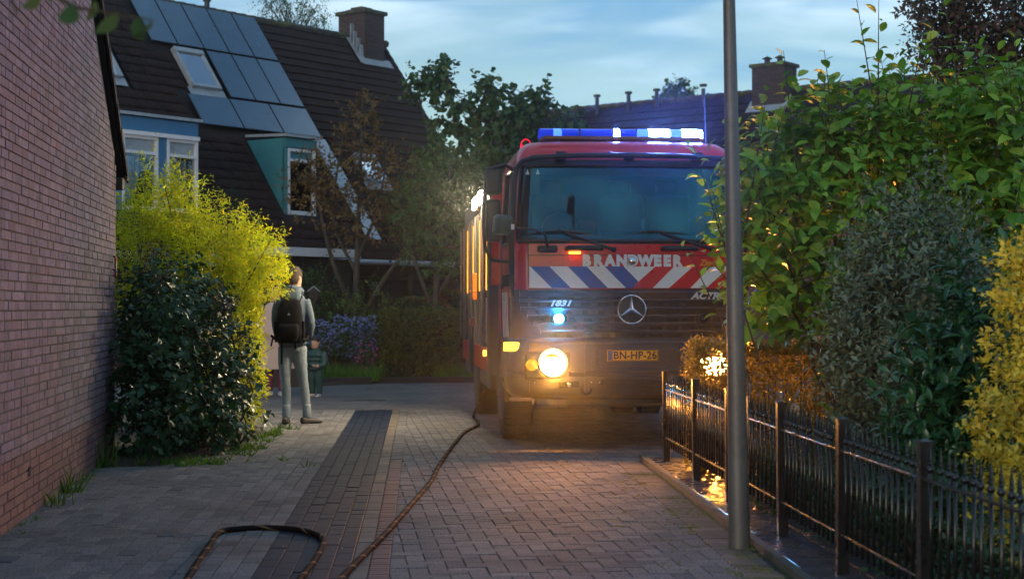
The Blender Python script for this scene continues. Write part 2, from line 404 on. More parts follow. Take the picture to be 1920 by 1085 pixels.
for i in whole[:300]:
    key, poly, c, _, ang, L, W = PAV[i]
    if (key, L, W) not in cache:
        b = MB(); l, w_ = L / 2 - 0.0025, W / 2 - 0.0025; paver_geo(b, [(-l, -w_), (l, -w_), (l, w_), (-l, w_)], 0, 0)
        me = b.mesh('paver'); me.materials.append(M[key]); cache[(key, L, W)] = me
    o = link(bpy.data.objects.new('paver', cache[(key, L, W)]), road)
    o.location = (c[0], c[1], random.gauss(0, 0.0015)); o.rotation_euler = (random.gauss(0, 0.005), random.gauss(0, 0.005), ang + random.gauss(0, .006))
rest = {}
for i, p in enumerate(PAV):
    if i in asobj: continue
    paver_geo(rest.setdefault(p[0], MB()), p[1], random.gauss(0, 0.0015), random.random())
for key, b in rest.items():
    tag(b.build('paver_field', M[key], road), kind='stuff')

# slab border under the fence, with an edging strip
border = empty('slab_border', (0, 0, 0), label='dark slate slab border running under the black fence', cat='paving'); border['kind'] = 'structure'
del border['category']
sb = MB(); y0, y1 = 3.0, 14.12
sb.add([(edgeX(y0) - .02, y0, -0.03), (edgeX(y0) + 0.66, y0, -0.03), (edgeX(y1) + 0.66, y1, -0.03), (edgeX(y1) - .02, y1, -0.03)], [(0, 1, 2, 3)])
sb.build('bedding', M['soil'], border)
y = 4.6; k = 0
slab_me = {}
while y < 14.05:
    for r in range(2):
        L = 0.296; Wd = 0.296
        key = r
        if key not in slab_me:
            b = MB(); paver_geo(b, [(-Wd / 2, -L / 2), (Wd / 2, -L / 2), (Wd / 2, L / 2), (-Wd / 2, L / 2)], 0.0, 0); me = b.mesh('slab'); me.materials.append(M['slab']); slab_me[key] = me
        yy = y + 0.15
        o = link(bpy.data.objects.new('slab', slab_me[key]), border)
        o.location = (edgeX(yy) + 0.04 + 0.15 + r * 0.303, yy, 0.028 + random.gauss(0, 0.0015)); o.rotation_euler = (random.gauss(0, 0.008), random.gauss(0, 0.008), ea + random.gauss(0, .004))
    y += 0.303
y = 4.6
em = MB(); em.box((0, 0, -0.03), (0.05, 0.995, 0.13)); eme = em.mesh('edging'); eme.materials.append(M['kerb'])
while y < 14.0:
    o = link(bpy.data.objects.new('edging', eme), border); o.location = (edgeX(y + .5) + 0.01, y + .5, 0.0 + random.gauss(0, .002)); o.rotation_euler = (0, random.gauss(0, .01), ea); y += 1.0

# garden soil: right bed and left bed
def mound(name, pts, h, m=M['soil']):
    b = MB(); n = len(pts); cx = sum(p[0] for p in pts) / n; cy_ = sum(p[1] for p in pts) / n
    r1 = [(cx + (x - cx) * .85, cy_ + (y - cy_) * .92, h) for x, y in pts]
    b.add([(x, y, -0.02) for x, y in pts] + r1, [tuple(range(n, 2 * n))] + [(i, (i + 1) % n, n + (i + 1) % n, n + i) for i in range(n)])
    return tag(b.build(name, m), kind='structure')
mound('flower_bed_ground', [(edgeX(4) + .68, 4), (8, 4), (8, 14.1), (edgeX(14.1) + .68, 14.1)], 0.05)
mound('shrub_bed_ground', [(-3.85, 13.6), (-3.1, 13.75), (-2.75, 14.8), (-2.62, 17.4), (-2.9, 18.3), (-5.5, 18.3), (-5.5, 15.0), (-3.95, 14.95)], 0.04)

# ================================================================== brick house on the left (gable wall)
house = empty('brick_house', (WA.x, WA.y, 0), 0, 'brown brick gable wall of a house with a dark tiled verge, beside the lane', 'house')
WT0, WT1 = -10.0, 5.39
def roofz(t): return 2.86 + min(WT1 - t, 9.0) * 0.74
def Wp(t, z, off=0.0): return Vector((WA.x, WA.y, 0)) + WD * t + WN * off + Vector((0, 0, z))
wl = lambda v: v - Vector((WA.x, WA.y, 0))
core = MB()
prof = [(WT0, -0.05), (WT1, -0.05), (WT1, roofz(WT1)), (WT0, roofz(WT0))]
prof = [(WT1 - 9, -0.05), (WT1, -0.05), (WT1, roofz(WT1)), (WT1 - 9, roofz(WT1 - 9))]
core.add([wl(Wp(t, z, 0.0)) for t, z in prof] + [wl(Wp(t, z, -5.0)) for t, z in prof], [(0, 1, 2, 3), (7, 6, 5, 4), (0, 4, 5, 1), (1, 5, 6, 2), (2, 6, 7, 3), (3, 7, 4, 0)])
core.build('wall', M['mortar'], house)
BR = []
ch = 0.0625; row = 0; z = 0.0
while z < 4.55:
    t = WT1 - (0.0 if row % 2 else 0.0)
    first = True
    while t > -0.75:
        L = random.choice([0.21, 0.21, 0.21, 0.10, 0.10]) if not first else (0.10 if row % 2 else 0.21)
        first = False
        tc_ = t - L / 2
        if z + ch < roofz(tc_ - L / 2) - 0.06 and z + ch < roofz(tc_ + L / 2) - 0.06: BR.append((tc_, z + ch / 2, L))
        t -= L + 0.0105
    z += ch; row += 1
fwd = math.atan2(WD.y, WD.x)
def vis_px(b):                                     # how large the brick shows, from its place on the wall
    p = Wp(b[0], b[1]); return b[2] / p.y ** 2 if (abs(p.x / p.y) < 0.326 and (b[1] - 1.4) / p.y < 0.19 and (b[1] - 1.4) / p.y > -0.18) else 0
order = sorted(range(len(BR)), key=lambda i: -vis_px(BR[i]))
big = set(order[:300]); bmesh_c = {}
joined = {'brick': MB(), 'brick_base': MB()}
for i, (t, z, L) in enumerate(BR):
    key = 'brick_base' if z < 0.46 else 'brick'
    off = 0.001 + random.gauss(0, 0.0014)
    if i in big:
        if (key, L) not in bmesh_c:
            b = MB(); b.box((0, 0, 0), (L, 0.024, 0.0505)); me = b.mesh('brick'); me.materials.append(M[key]); bmesh_c[(key, L)] = me
        o = link(bpy.data.objects.new('brick', bmesh_c[(key, L)]), house)
        o.location = wl(Wp(t, z, off)); o.rotation_euler = (random.gauss(0, .012), random.gauss(0, .006), fwd + random.gauss(0, .005))
    else:
        mt = Euler((random.gauss(0, .012), random.gauss(0, .006), fwd + random.gauss(0, .005))).to_matrix()
        joined[key].box(wl(Wp(t, z, off)), (L, 0.024, 0.0505), mt, rnd=random.random())
for key, b in joined.items():
    tag(b.build('bricks', M[key], house), kind='stuff')
# open weep joints low in the wall
for t, z in ((0.95, 0.30), (4.75, 0.30)):
    b = MB(); b.box((0, 0, 0), (0.075, 0.03, 0.066), Euler((0, 0, fwd)).to_matrix()); b.build('weep_vent', M['dark_room'], house, loc=wl(Wp(t, z, 0.004)))
# roof slab, verge tiles and gutter end
rf = MB(); th = 0.10
rp_ = [(WT1 + 0.42, roofz(WT1 + .42) + .0), (WT1 - 9, roofz(WT0) + .0), (WT1 - 9, roofz(WT0) + .06), (WT1 + .42, roofz(WT1 + .42) + .06)]
rf.add([wl(Wp(t, z, 0.05)) for t, z in rp_] + [wl(Wp(t, z, -5.2)) for t, z in rp_], [(0, 1, 2, 3), (7, 6, 5, 4), (0, 4, 5, 1), (1, 5, 6, 2), (2, 6, 7, 3), (3, 7, 4, 0)])
roofp = rf.build('roof', M['underlay'], house)
sl = math.atan(0.74); t = WT1 + 0.40
vt = MB(); vt.box((0, 0, 0), (0.34, 0.11, 0.03)); vt.box((0, -0.045, -0.035), (0.33, 0.02, 0.06)); vme = vt.mesh('verge_tile'); vme.materials.append(M['tile'])
while t > 1.2:
    o = link(bpy.data.objects.new('verge_tile', vme), roofp)
    o.location = wl(Wp(t - 0.15, roofz(t - 0.15) + 0.085, 0.035)); o.rotation_euler = (Euler((0, 0, fwd)).to_matrix() @ Euler((0, sl + 0.05, 0)).to_matrix()).to_euler()
    t -= 0.29
gt = MB()
gz = roofz(WT1) - 0.22
gt.box(wl(Wp(WT1 + 0.13, gz - 0.06, -2.43)), (0.17, 5.0, 0.11), Euler((0, 0, fwd)).to_matrix())
gt.build('gutter', M['dark_wood'], house, bevel=0.008)
fl = MB(); fl.tube([wl(Wp(WT1 + .22, gz - 0.0, 0.07)), wl(Wp(WT1 + .42, gz + 0.02, 0.07))], 0.025, 8); fl.build('gutter_bracket', M['dark_wood'], house)

# small red and white plate at the corner
pl = MB(); pl.box((0, 0, 0), (0.012, 0.07, 0.19)); plate = pl.build('wall_plate', mat('plate_red', (0.45, 0.03, 0.05), 0.4), None, bevel=0.003)
plate.location = Wp(WT1 - 0.045, 1.78, 0.022); plate.rotation_euler = (0, 0, fwd - math.pi / 2)
tag(plate, 'small red plate with white print fixed at the corner of the brick wall', 'plate')
pw = MB(); pw.box((0.0, -0.008, -0.005), (0.016, 0.03, 0.12)); pw.build('print_panel', M['white'], plate)

# ================================================================== lamp post
lp = empty('lamp_post', (1.325, 9.12, 0), 0, 'plain grey tapered steel lamp post standing at the lane edge by the fence', 'lamp post')
b = MB(); b.tube([(0, 0, -0.1), (0, 0, 0.0), (-0.0196, 0, 1.1), (-0.057, 0, 3.2), (-0.09, 0, 5.2)], [0.0645, 0.0645, 0.053, 0.0355, 0.03], 12)
b.build('post', M['pole'], lp, smooth='full')
b = MB(); b.tube([(-0.08, 0, 5.18), (-0.1, -.1, 5.32), (-0.1, -0.35, 5.38)], [0.028, 0.026, 0.026], 10); b.build('bracket_arm', M['pole'], lp, smooth=True)
b = MB(); b.box((0, 0, 0), (0.2, 0.5, 0.1)); b.build('lamp_head', M['pole'], lp, bevel=0.03, loc=(-0.1, -0.58, 5.38))
b = MB(); b.box((0.059, 0.0, 1.42), (0.006, 0.018, 0.018)); b.build('screw', M['black_metal'], lp)
b = MB(); b.box((0, 0, 0), (0.006, 0.055, 0.26)); b.build('service_door', M['pole'], lp, loc=(0.05, 0.028, 0.75))

# ================================================================== fence
fence = empty('fence', (0, 0, 0), 0, 'low black iron railing with ball and spear tips between lane and garden', 'fence')
fx = lambda y: 1.38 + (14.0 - y) * 0.0543
fa = math.atan(0.0543)
PY = [14.0, 12.44, 11.08, 9.43, 8.08, 6.73, 5.35]
b = MB(); b.box((0, 0, 0.405), (0.058, 0.058, 0.79)); b.box((0, 0, 0.803), (0.064, 0.064, 0.008)); b.add([(-.03, -.03, .807), (.03, -.03, .807), (.03, .03, .807), (-.03, .03, .807), (0, 0, .818)], [(0, 1, 4), (1, 2, 4), (2, 3, 4), (3, 0, 4)])
post_me = b.mesh('post'); post_me.materials.append(M['black_metal'])
b = MB(); b.tube([(0, 0, 0.13), (0, 0, 0.70)], 0.0085, 7); pick_me = b.mesh('picket'); pick_me.materials.append(M['black_metal'])
b = MB(); b.lathe([(0.002, .664), (.012, .669), (.0175, .679), (.0175, .685), (.012, .694), (.004, .698)], 8); knob_me = b.mesh('knob'); knob_me.materials.append(M['black_metal'])
b = MB(); b.lathe([(0.006, .697), (.0115, .706), (.0085, .716), (.0105, .722), (0.0015, .785)], 6); tip_me = b.mesh('spear_tip'); tip_me.materials.append(M['black_metal'])
for me in (pick_me, knob_me): me.polygons.foreach_set('use_smooth', [True] * len(me.polygons))
FZ = 0.028
for i, y in enumerate(PY):
    o = link(bpy.data.objects.new('post', post_me), fence); o.location = (fx(y), y, FZ - 0.01); o.rotation_euler = (random.gauss(0, .006), random.gauss(0, .006), fa)
for i in range(len(PY) - 1):
    y0, y1 = PY[i + 1] + 0.03, PY[i] - 0.03
    for z in (0.205, 0.635):
        b = MB(); L = (y1 - y0) / math.cos(fa)
        b.box((0, 0, 0), (0.036, L, 0.012)); o = b.build('rail', M['black_metal'], fence, bevel=0.003)
        o.location = (fx((y0 + y1) / 2), (y0 + y1) / 2, z + FZ); o.rotation_euler = (0, 0, fa)
    n = 13
    for k in range(n):
        y = y0 + (k + 0.5) * (y1 - y0) / n
        o = link(bpy.data.objects.new('picket', pick_me), fence); o.location = (fx(y), y, FZ); o.rotation_euler = (random.gauss(0, .006), random.gauss(0, .006), fa)
        for nm, me in (('knob', knob_me), ('spear_tip', tip_me)):
            link(bpy.data.objects.new(nm, me), o)
# ================================================================== roofs made of tiles
def tile_mesh(name, w_, l_, waves, m, amp=0.016):
    n = waves * 4; vs_ = []; fs = []
    for j, (y, zz) in enumerate(((0, 0.010), (l_ * 1.12, 0.048), (l_ * 1.12, 0.022))):
        for i in range(n + 1):
            x = -w_ / 2 + w_ * i / n
            vs_.append((x, y, zz + amp * (1 - abs(math.sin(math.pi * waves * i / n)) ** 0.8 * 1.0)))
    for j in range(2):
        for i in range(n): a = j * (n + 1) + i; fs.append((a, a + 1, a + n + 2, a + n + 1))
    b = MB(); b.add(vs_, fs); me = b.mesh(name); me.materials.append(m)
    V = np.array(vs_); F = np.array(fs)
    return me, V, F
def tiled_roof(parent, R, d, s, nrm, u0, u1, v0, v1, tw, tl, waves, m, holes, prefer, nobj=300, parent_loc=Vector((0, 0, 0))):
    """tiles over a roof plane: origin R, ridge direction d, down-slope s; the preferred ones are objects"""
    me, V, F = tile_mesh('roof_tile', tw, tl, waves, m)
    rot = Matrix((d, s, nrm)).transposed()
    cells = []
    nv = int((v1 - v0) / tl)
    for j in range(nv):
        v = v0 + j * tl
        nu = int((u1 - u0) / tw)
        for i in range(nu):
            u = u0 + (i + 0.5) * tw
            if any(a - tw * .3 < u < b + tw * .3 and c - tl * .9 < v < e - tl * .25 for a, b, c, e in holes): continue
            cells.append((u, v))
    cells.sort(key=lambda c: prefer(*c))
    VV = []; FF = []; RR = []
    rn = np.array(rot)
    for k, (u, v) in enumerate(cells):
        P = R + d * u + s * v + nrm * random.gauss(0.0, 0.003) - parent_loc
        if k < nobj:
            o = link(bpy.data.objects.new('roof_tile', me), parent); o.matrix_local = Matrix.Translation(P) @ (rot @ Euler((random.gauss(0, .006), random.gauss(0, .008), random.gauss(0, .006))).to_matrix()).to_4x4()
        else:
            FF.append(F + len(VV) * len(V)); VV.append(V @ rn.T + np.array(P)); RR.append(np.full(len(V), random.random()))
    if VV:
        o = link(bpy.data.objects.new('roof_tiles', np_mesh('roof_tiles', np.concatenate(VV), np.concatenate(FF), np.concatenate(RR), [m])), parent); o['kind'] = 'stuff'

def frame_of(o_, x, y, z): return Matrix.Translation(o_) @ Matrix((x, y, z)).transposed().to_4x4()

# ================================================================== tiled house with solar panels
HR = Vector((-6.37, 38, 8.37)); ha = R_(39)
Hd = Vector((math.sin(ha), math.cos(ha), 0)); Hn = Vector((math.cos(ha), -math.sin(ha), 0))
Hs = (Hn * 4.53 + Vector((0, 0, -5.93))); HSL = Hs.length; Hs.normalize()
HN = Hd.cross(Hs)
if HN.z < 0: HN = -HN
def HP(u, v, off=0.0): return HR + Hd * u + Hs * v + HN * off
hz = empty('terrace_house', (0, 0, 0), 0, 'dark tiled house with solar panels on its steep roof and a dark brick chimney', 'house')
U0, U1 = -9.5, 4.55
b = MB(); q = [HP(U0, 0), HP(U1 - .05, 0), HP(U1 - .05, HSL), HP(U0, HSL)]
back = [HR + Hd * u - Hn * 4.5 + Vector((0, 0, -5.93)) for u in (U0, U1 - .05)]
b.add(q + back, [(0, 1, 2, 3), (0, 4, 5, 1)]); roof = b.build('roof', M['underlay'], hz)
# walls: gable ends and front under the eave
def wallpoly(b, u):
    top = HP(u, 0, -.15); e = HP(u, HSL - .3, -.15); bk = HR + Hd * u - Hn * 4.2 + Vector((0, 0, -5.9))
    return [top, e, Vector((e.x, e.y, -.05)), Vector((bk.x, bk.y, -.05)), bk]
b = MB(); g0, g1 = wallpoly(b, U0 + .2), wallpoly(b, U1 - .25)
b.add(g0 + g1, [(0, 1, 2, 3, 4), (9, 8, 7, 6, 5), (1, 6, 7, 2), (3, 8, 9, 4)]); b.build('wall', M['dark_wood'], hz)

PANELS = []
c1_ = [-3.78, -3.03, -2.27, -1.52, -0.76, 0.0]
for i in range(5): PANELS.append((c1_[i], c1_[i + 1], 0.06, 1.5))
for i in range(2, 5): PANELS.append((c1_[i], c1_[i + 1], 1.53, 2.98))
c3_ = [-3.54, -2.36, -1.18, 0.0]
for i in range(3): PANELS.append((c3_[i], c3_[i + 1], 3.02, 3.93))
HOLES = [(-3.78, 0.0, -0.1, 1.55), (-2.27, 0.0, 1.4, 3.1), (-3.54, 0.0, 2.95, 3.95), (-3.3, -2.35, 1.55, 2.8), (-6.0, -5.05, 1.6, 2.8), (0.75, 1.5, 4.3, 5.2),
         (-6.95, -4.86, 4.1, 6.5), (-2.38, -1.46, 4.2, 6.4), (-0.28, 0.16, 3.9, 6.95), (3.1, 4.5, -0.1, 0.8)]
tiled_roof(roof, HR, Hd, Hs, HN, U0, U1, 0.10, HSL + .1, 0.20, 0.262, 2, M['tile'], HOLES, lambda u, v: (0 if (0 < u and v < 4.3) else 1, v))
for k in range(48):
    b_ = None
rid = MB(); rid.tube([(0, -0.16, 0), (0, 0.17, 0.012)], [0.085, 0.095], 8); rme = rid.mesh('ridge_tile'); rme.materials.append(M['ridge'])
u = U0
while u < U1:
    o = link(bpy.data.objects.new('ridge_tile', rme), roof); o.location = HP(u + .15, 0, 0.03); o.rotation_euler = (0, random.gauss(0, .03), -ha); u += 0.31
vt = MB(); vt.box((0, 0, 0), (0.09, 0.30, 0.11)); vme2 = vt.mesh('verge_tile'); vme2.materials.append(M['tile'])
v = 0.1
while v < HSL:
    o = link(bpy.data.objects.new('verge_tile', vme2), roof); o.matrix_local = frame_of(HP(U1 + .02, v + .13, 0.02), Hd, Hs, HN) @ Euler((0.06, 0, 0)).to_matrix().to_4x4(); v += 0.262
# solar panels
for (a, e, v0, v1) in PANELS:
    fr = frame_of(HP((a + e) / 2, (v0 + v1) / 2, 0.13), Hd, Hs, HN)
    b = MB(); b.box((0, 0, 0), (e - a - 0.02, v1 - v0 - 0.02, 0.035)); p = b.build('solar_panel', M['solar_frame'], roof); p.matrix_local = fr
    b = MB(); b.box((0, 0, 0.019), (e - a - 0.05, v1 - v0 - 0.05, 0.006)); b.build('cell_glass', M['solar'], p)
# skylights
def skylight(u0, u1, v0, v1, ang=0.0):
    fr = frame_of(HP((u0 + u1) / 2, (v0 + v1) / 2, 0.10), Hd, Hs, HN); w_, l_ = u1 - u0, v1 - v0
    b = MB()
    for c, s_ in (((-w_ / 2, 0, 0), (0.07, l_, 0.12)), ((w_ / 2, 0, 0), (0.07, l_, 0.12)), ((0, -l_ / 2, 0.01), (w_ + .07, 0.13, 0.14)), ((0, l_ / 2, 0), (w_ + .07, 0.07, 0.12))): b.box(c, s_)
    p = b.build('skylight', M['lead'], roof); p.matrix_local = fr
    b = MB(); b.box((0, 0, 0.03), (w_ - .06, l_ - .06, 0.012)); b.build('pane', M['skylight_glass'], p)
    b = MB(); b.box((0, 0, -0.05), (w_ - .06, l_ - .06, 0.012)); b.build('blind', M['curtain'], p)
    b = MB(); b.box((0, l_ / 2 + .12, -.035), (w_ + .25, 0.22, 0.015)); b.build('flashing', M['lead'], p)
skylight(-3.2, -2.44, 1.66, 2.72); skylight(-5.95, -5.15, 1.72, 2.75); skylight(0.82, 1.46, 4.4, 5.13)
# zinc strip along the slope
b = MB(); b.box((0, 0, 0), (0.42, 3.0, 0.03)); zs = b.build('zinc_strip', M['zinc'], roof); zs.matrix_local = frame_of(HP(-0.06, 5.42, 0.075), Hd, Hs, HN)
# gutter at the eave
b = MB(); e0, e1 = HP(U0, HSL, 0) + Hn * .06 + Vector((0, 0, -.05)), HP(U1, HSL, 0) + Hn * .06 + Vector((0, 0, -.05))
b.tube([e0, e1], 0.06, 8); b.build('gutter', M['zinc'], hz, smooth='full')
# front under the eave: posts, a sill board and window boards
for u in np.arange(-6.5, 4.5, 1.25):
    p = HP(u, HSL - .34, 0); b = MB(); b.box((p.x, p.y, 1.05), (0.12, 0.12, 2.2), Euler((0, 0, -ha)).to_matrix()); b.build('post', M['bark'], hz)
for z in (0.75, 2.05):
    p0, p1 = HP(-6.5, HSL - .3, 0), HP(4.4, HSL - .3, 0); b = MB(); b.tube([(p0.x, p0.y, z), (p1.x, p1.y, z)], 0.05, 4); b.build('beam', M['dark_wood'], hz)
p = HP(1.9, HSL - .27, 0)
b = MB(); b.box((p.x, p.y, 1.3), (0.3, 0.05, 0.42), Euler((0, 0, ha - math.pi / 2)).to_matrix()); b.build('window', M['lead'], hz)
# flat porch roof with white fascia
p = HP(-3.0, HSL + .35, 0)
b = MB(); b.box((p.x, p.y, 2.52), (2.6, 1.4, 0.18), Euler((0, 0, math.pi / 2 - ha)).to_matrix()); b.build('porch_fascia', M['white'], hz, bevel=.01)
b = MB(); b.box((p.x, p.y, 1.2), (2.3, 1.1, 2.4), Euler((0, 0, math.pi / 2 - ha)).to_matrix()); b.build('porch_wall', M['dark_wood'], hz)
p = HP(-2.35, HSL + .93, 0)
b = MB(); b.box((p.x, p.y, 1.98), (0.42, 0.03, 0.5), Euler((0, 0, math.pi / 2 - ha)).to_matrix()); b.build('porch_window', emit('warm_window', (1.0, 0.35, 0.1), 0.35), hz)

# chimney: courses of bricks, cap, stepped lead flashing
def chimney(parent, base, z0, z1, wx, wy, rz, m, course=0.07, cap=True):
    ch_ = empty('chimney', base, rz); ch_.parent = parent
    b = MB(); b.box((0, 0, (z0 + z1) / 2), (wx - .02, wy - .02, z1 - z0)); b.build('core', M['mortar'], ch_)
    b = MB(); z = z0; r = 0
    while z < z1 - course * .5:
        for sx, L, W, ax in ((0, wx, wy, 0), (1, wy, wx, 1)):
            n = max(3, int(L / .2)); bl = L / n
            for side in (-1, 1):
                for k in range(n + (r % 2)):
                    c = -L / 2 + (k + (0.5 if r % 2 == 0 else 0)) * bl; l_ = bl
                    lo, hi = max(-L / 2, c - l_ / 2), min(L / 2, c + l_ / 2)
                    if hi - lo < .02: continue
                    pos = ((lo + hi) / 2, side * W / 2) if ax == 0 else (side * W / 2, (lo + hi) / 2)
                    sz = (hi - lo - .012, .03, course - .012) if ax == 0 else (.03, hi - lo - .012, course - .012)
                    b.box((pos[0], pos[1], z + course / 2), sz, rnd=random.random())
        z += course; r += 1
    tag(b.build('bricks', m, ch_), kind='stuff')
    b = MB(); b.box((0, 0, z1 + .05), (wx + .14, wy + .14, .10)); b.build('cap', M['ridge'], ch_, bevel=.01)
    return ch_
cb = HP(3.78, 0.10, 0)
chm = chimney(roof, (cb.x, cb.y, 0), 7.4, 9.0, 0.72, 0.95, math.pi / 2 - ha, M['chimney_brick'])
b = MB(); b.box((0, 0, 9.17), (.4, .4, .08)); b.box((0, 0, 9.12), (.55, .55, .06)); b.build('cap_stone', M['ridge'], chm)
fl = MB()
for k, (v, h) in enumerate(((0.02, .30), (.2, .24), (.38, .2), (.56, .16))):
    P = HP(3.39, v + .08, 0.12) ; fl.box(P + Vector((0, 0, h / 2)), (.03, .22, h + .12), Euler((0, 0, -math.pi / 2 + math.pi / 2 - ha + math.pi / 2 + math.pi / 2)).to_matrix())
b = fl; b.build('flashing_step', M['lead'], roof)
b = MB(); b.box((0, 0, 0), (1.1, 0.26, 0.03)); fp = b.build('flashing', M['lead'], roof); fp.matrix_local = frame_of(HP(3.82, 0.86, 0.08), Hd, Hs, HN)
b = MB(); b.box((0, 0, 0), (0.22, 0.9, 0.03)); fp = b.build('flashing', M['lead'], roof); fp.matrix_local = frame_of(HP(3.3, 0.5, 0.08), Hd, Hs, HN)
# vent pipe on the ridge
b = MB(); P = HP(-1.35, 0, 0); b.tube([P, P + Vector((0, 0, .32))], .065, 10); b.tube([P + Vector((0, 0, .33)), P + Vector((0, 0, .39))], .11, 10); b.tube([P + Vector((0, 0, .25)), P + Vector((0, 0, .28))], .1, 10)
b.build('vent_pipe', M['solar_frame'], roof)

# dormers
def dormer(name, u0, u1, vt_, vb, board, m, wins, curtain):
    """front is vertical, top flat, from v=vt_ on the roof down to v=vb"""
    A = HP(u0, vt_, 0); zt = A.z + .02; Bz = HP(u0, vb, 0); dep = (Bz - HP(u0, vt_, 0)).dot(Hn)
    o = empty(name, (0, 0, 0)); o.parent = roof
    zb = Bz.z
    F = lambda u, z, off=0.0: HR + Hd * u + Hn * ((Bz - HR).dot(Hn) + off) + Vector((0, 0, z - HR.z))
    W = u1 - u0; H = zt - zb
    side = MB()
    for u, sg in ((u0, 1), (u1, -1)):
        t0 = HP(u, vt_, 0.05); f0 = F(u, zt); f1 = F(u, zb)
        th_ = Hd * 0.05 * sg
        side.add([t0, f0, f1, t0 + th_, f0 + th_, f1 + th_], [(0, 1, 2), (5, 4, 3), (0, 3, 4, 1), (1, 4, 5, 2), (2, 5, 3, 0)])
    side.build('side_panel', m, o)
    b = MB(); back_ = HP(u0, vt_ - .1, 0.05); bk2 = HP(u1, vt_ - .1, .05)
    t1, t2 = F(u0 - .06, zt + .02, .12), F(u1 + .06, zt + .02, .12); up = Vector((0, 0, .06))
    b.add([back_, bk2, t2, t1, back_ + up, bk2 + up, t2 + up, t1 + up], [(3, 2, 1, 0), (4, 5, 6, 7), (0, 1, 5, 4), (1, 2, 6, 5), (2, 3, 7, 6), (3, 0, 4, 7)]); b.build('top', M['lead'], o)
    fr = frame_of(F(u0, zt, 0), Hd, Hn, Vector((0, 0, 1)))
    def fbox(x0, x1, z0, z1, y0, y1, name_, m_, par=o, bev=0):
        b = MB(); b.box(((x0 + x1) / 2, (y0 + y1) / 2, (z0 + z1) / 2), (x1 - x0, y1 - y0, z1 - z0)); ob = b.build(name_, m_, par, bevel=bev)
        if par is o: ob.matrix_local = fr
        return ob
    fbox(0, W, -board, 0, -.05, 0.04, 'fascia', m)
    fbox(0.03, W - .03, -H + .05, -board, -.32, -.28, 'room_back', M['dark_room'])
    fbox(0.0, W, -H, -H + .09, -.04, .03, 'sill', M['white'])
    return o, fbox, W, H
o, fbox, W, H = dormer('dormer', -6.95, -4.86, 4.12, 6.4, 0.28, M['blue_board'], 2, True)
fbox(0.22, W, -.36, -.28, 0, .10, 'window_head', M['white'])
fbox(0.0, .22, -H, -.28, -.06, .03, 'corner_post', M['blue_board'])
fbox(W * .52, W * .52 + .22, -H + .09, -.36, -.05, .025, 'mullion', M['blue_board'])
for (x0, x1) in ((.22, W * .52), (W * .52 + .22, W)):
    wn_ = fbox(x0, x0 + .06, -H + .09, -.36, -.06, .045, 'window_frame', M['white'])
    fbox(x1 - .06, x1, -H + .09, -.36, -.06, .045, 'window_frame', M['white'])
    fbox(x0 + .06, x1 - .06, -.42, -.36, -.05, .04, 'window_frame', M['white'])
    fbox(x0 + .06, x1 - .06, -.72, -.66, -.05, .04, 'transom', M['white'])
    fbox(x0 + .06, x1 - .06, -.66, -.42, -.03, -.01, 'vent_panel', M['lead'])
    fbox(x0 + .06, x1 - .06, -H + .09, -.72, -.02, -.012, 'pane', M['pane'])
    # curtain: folds
    b = MB(); n = 40; pts = []
    cw = (x1 - x0 - .14) * (0.62 if x0 < 1 else 0.85)
    for k in range(n + 1):
        pts.append((x0 + .07 + cw * k / n, -.12 + .028 * math.sin(k * 1.25) + .012 * math.sin(k * .47)))
    b.loft([[Vector((x, y, -.76)) for x, y in pts], [Vector((x + (0.0 if x0 > 1 else -.0), y, -1.2)) for x, y in pts], [Vector((x0 + .07 + (x - x0 - .07) * (.55 if x0 < 1 else 1.0), y, -H + .12)) for x, y in pts]], closed=False)
    ob = b.build('curtain', M['curtain'], o, smooth='full'); ob.matrix_local = frame_of(HR + Hd * (-6.95) + Hn * ((HP(-6.95, 6.4) - HR).dot(Hn)) + Vector((0, 0, HP(-6.95, 4.12).z + .02 - HR.z)), Hd, Hn, Vector((0, 0, 1)))
o, fbox, W, H = dormer('dormer', -2.38, -1.46, 4.2, 6.26, 0.2, M['teal_board'], 1, False)
fbox(0.0, .07, -H, -.22, -.06, .03, 'corner_post', M['teal_board'])
for x0, x1 in ((.07, .13), (.83, .89)): fbox(x0, x1, -H + .09, -.22, -.06, .045, 'window_frame', M['white'])
fbox(.13, .83, -.28, -.22, -.05, .04, 'window_frame', M['white']); fbox(.13, .83, -.5, -.44, -.05, .04, 'transom', M['white'])
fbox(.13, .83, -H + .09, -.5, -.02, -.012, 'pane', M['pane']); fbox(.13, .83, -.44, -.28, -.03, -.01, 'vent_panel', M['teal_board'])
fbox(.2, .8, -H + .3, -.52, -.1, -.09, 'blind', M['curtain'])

# ================================================================== long terrace behind the truck
TR = Vector((2.0, 48.6, 7.5)); Td = Vector((3.91, -3.0, 0)).normalized(); Tn = Vector((-3.0, -3.91, 0)).normalized()
Ts = (Tn + Vector((0, 0, -1))).normalized(); TN = Td.cross(Ts)
if TN.z < 0: TN = -TN
TP = lambda u, v, off=0.0: TR + Td * u + Ts * v + TN * off
tr = empty('row_house', (0, 0, 0), 0, 'long dark roofed terrace with a brick chimney behind the fire engine', 'house')
b = MB(); TU0, TU1, TV = -3.2, 24.0, 5.6
bk = [TR + Td * u - Tn * 4 + Vector((0, 0, -4)) for u in (TU0, TU1)]
b.add([TP(TU0, 0), TP(TU1, 0), TP(TU1, TV), TP(TU0, TV)] + bk, [(0, 1, 2, 3), (0, 4, 5, 1)]); troof = b.build('roof', M['underlay'], tr)
b = MB()
ge = lambda u: [TP(u, 0, -.1), TP(u, TV - .3, -.1), Vector((*TP(u, TV - .3).to_2d(), -.05)), Vector((*bk[0].to_2d(), -.05)) + Td * (u - TU0), bk[0] + Td * (u - TU0) - Vector((0, 0, .1))]
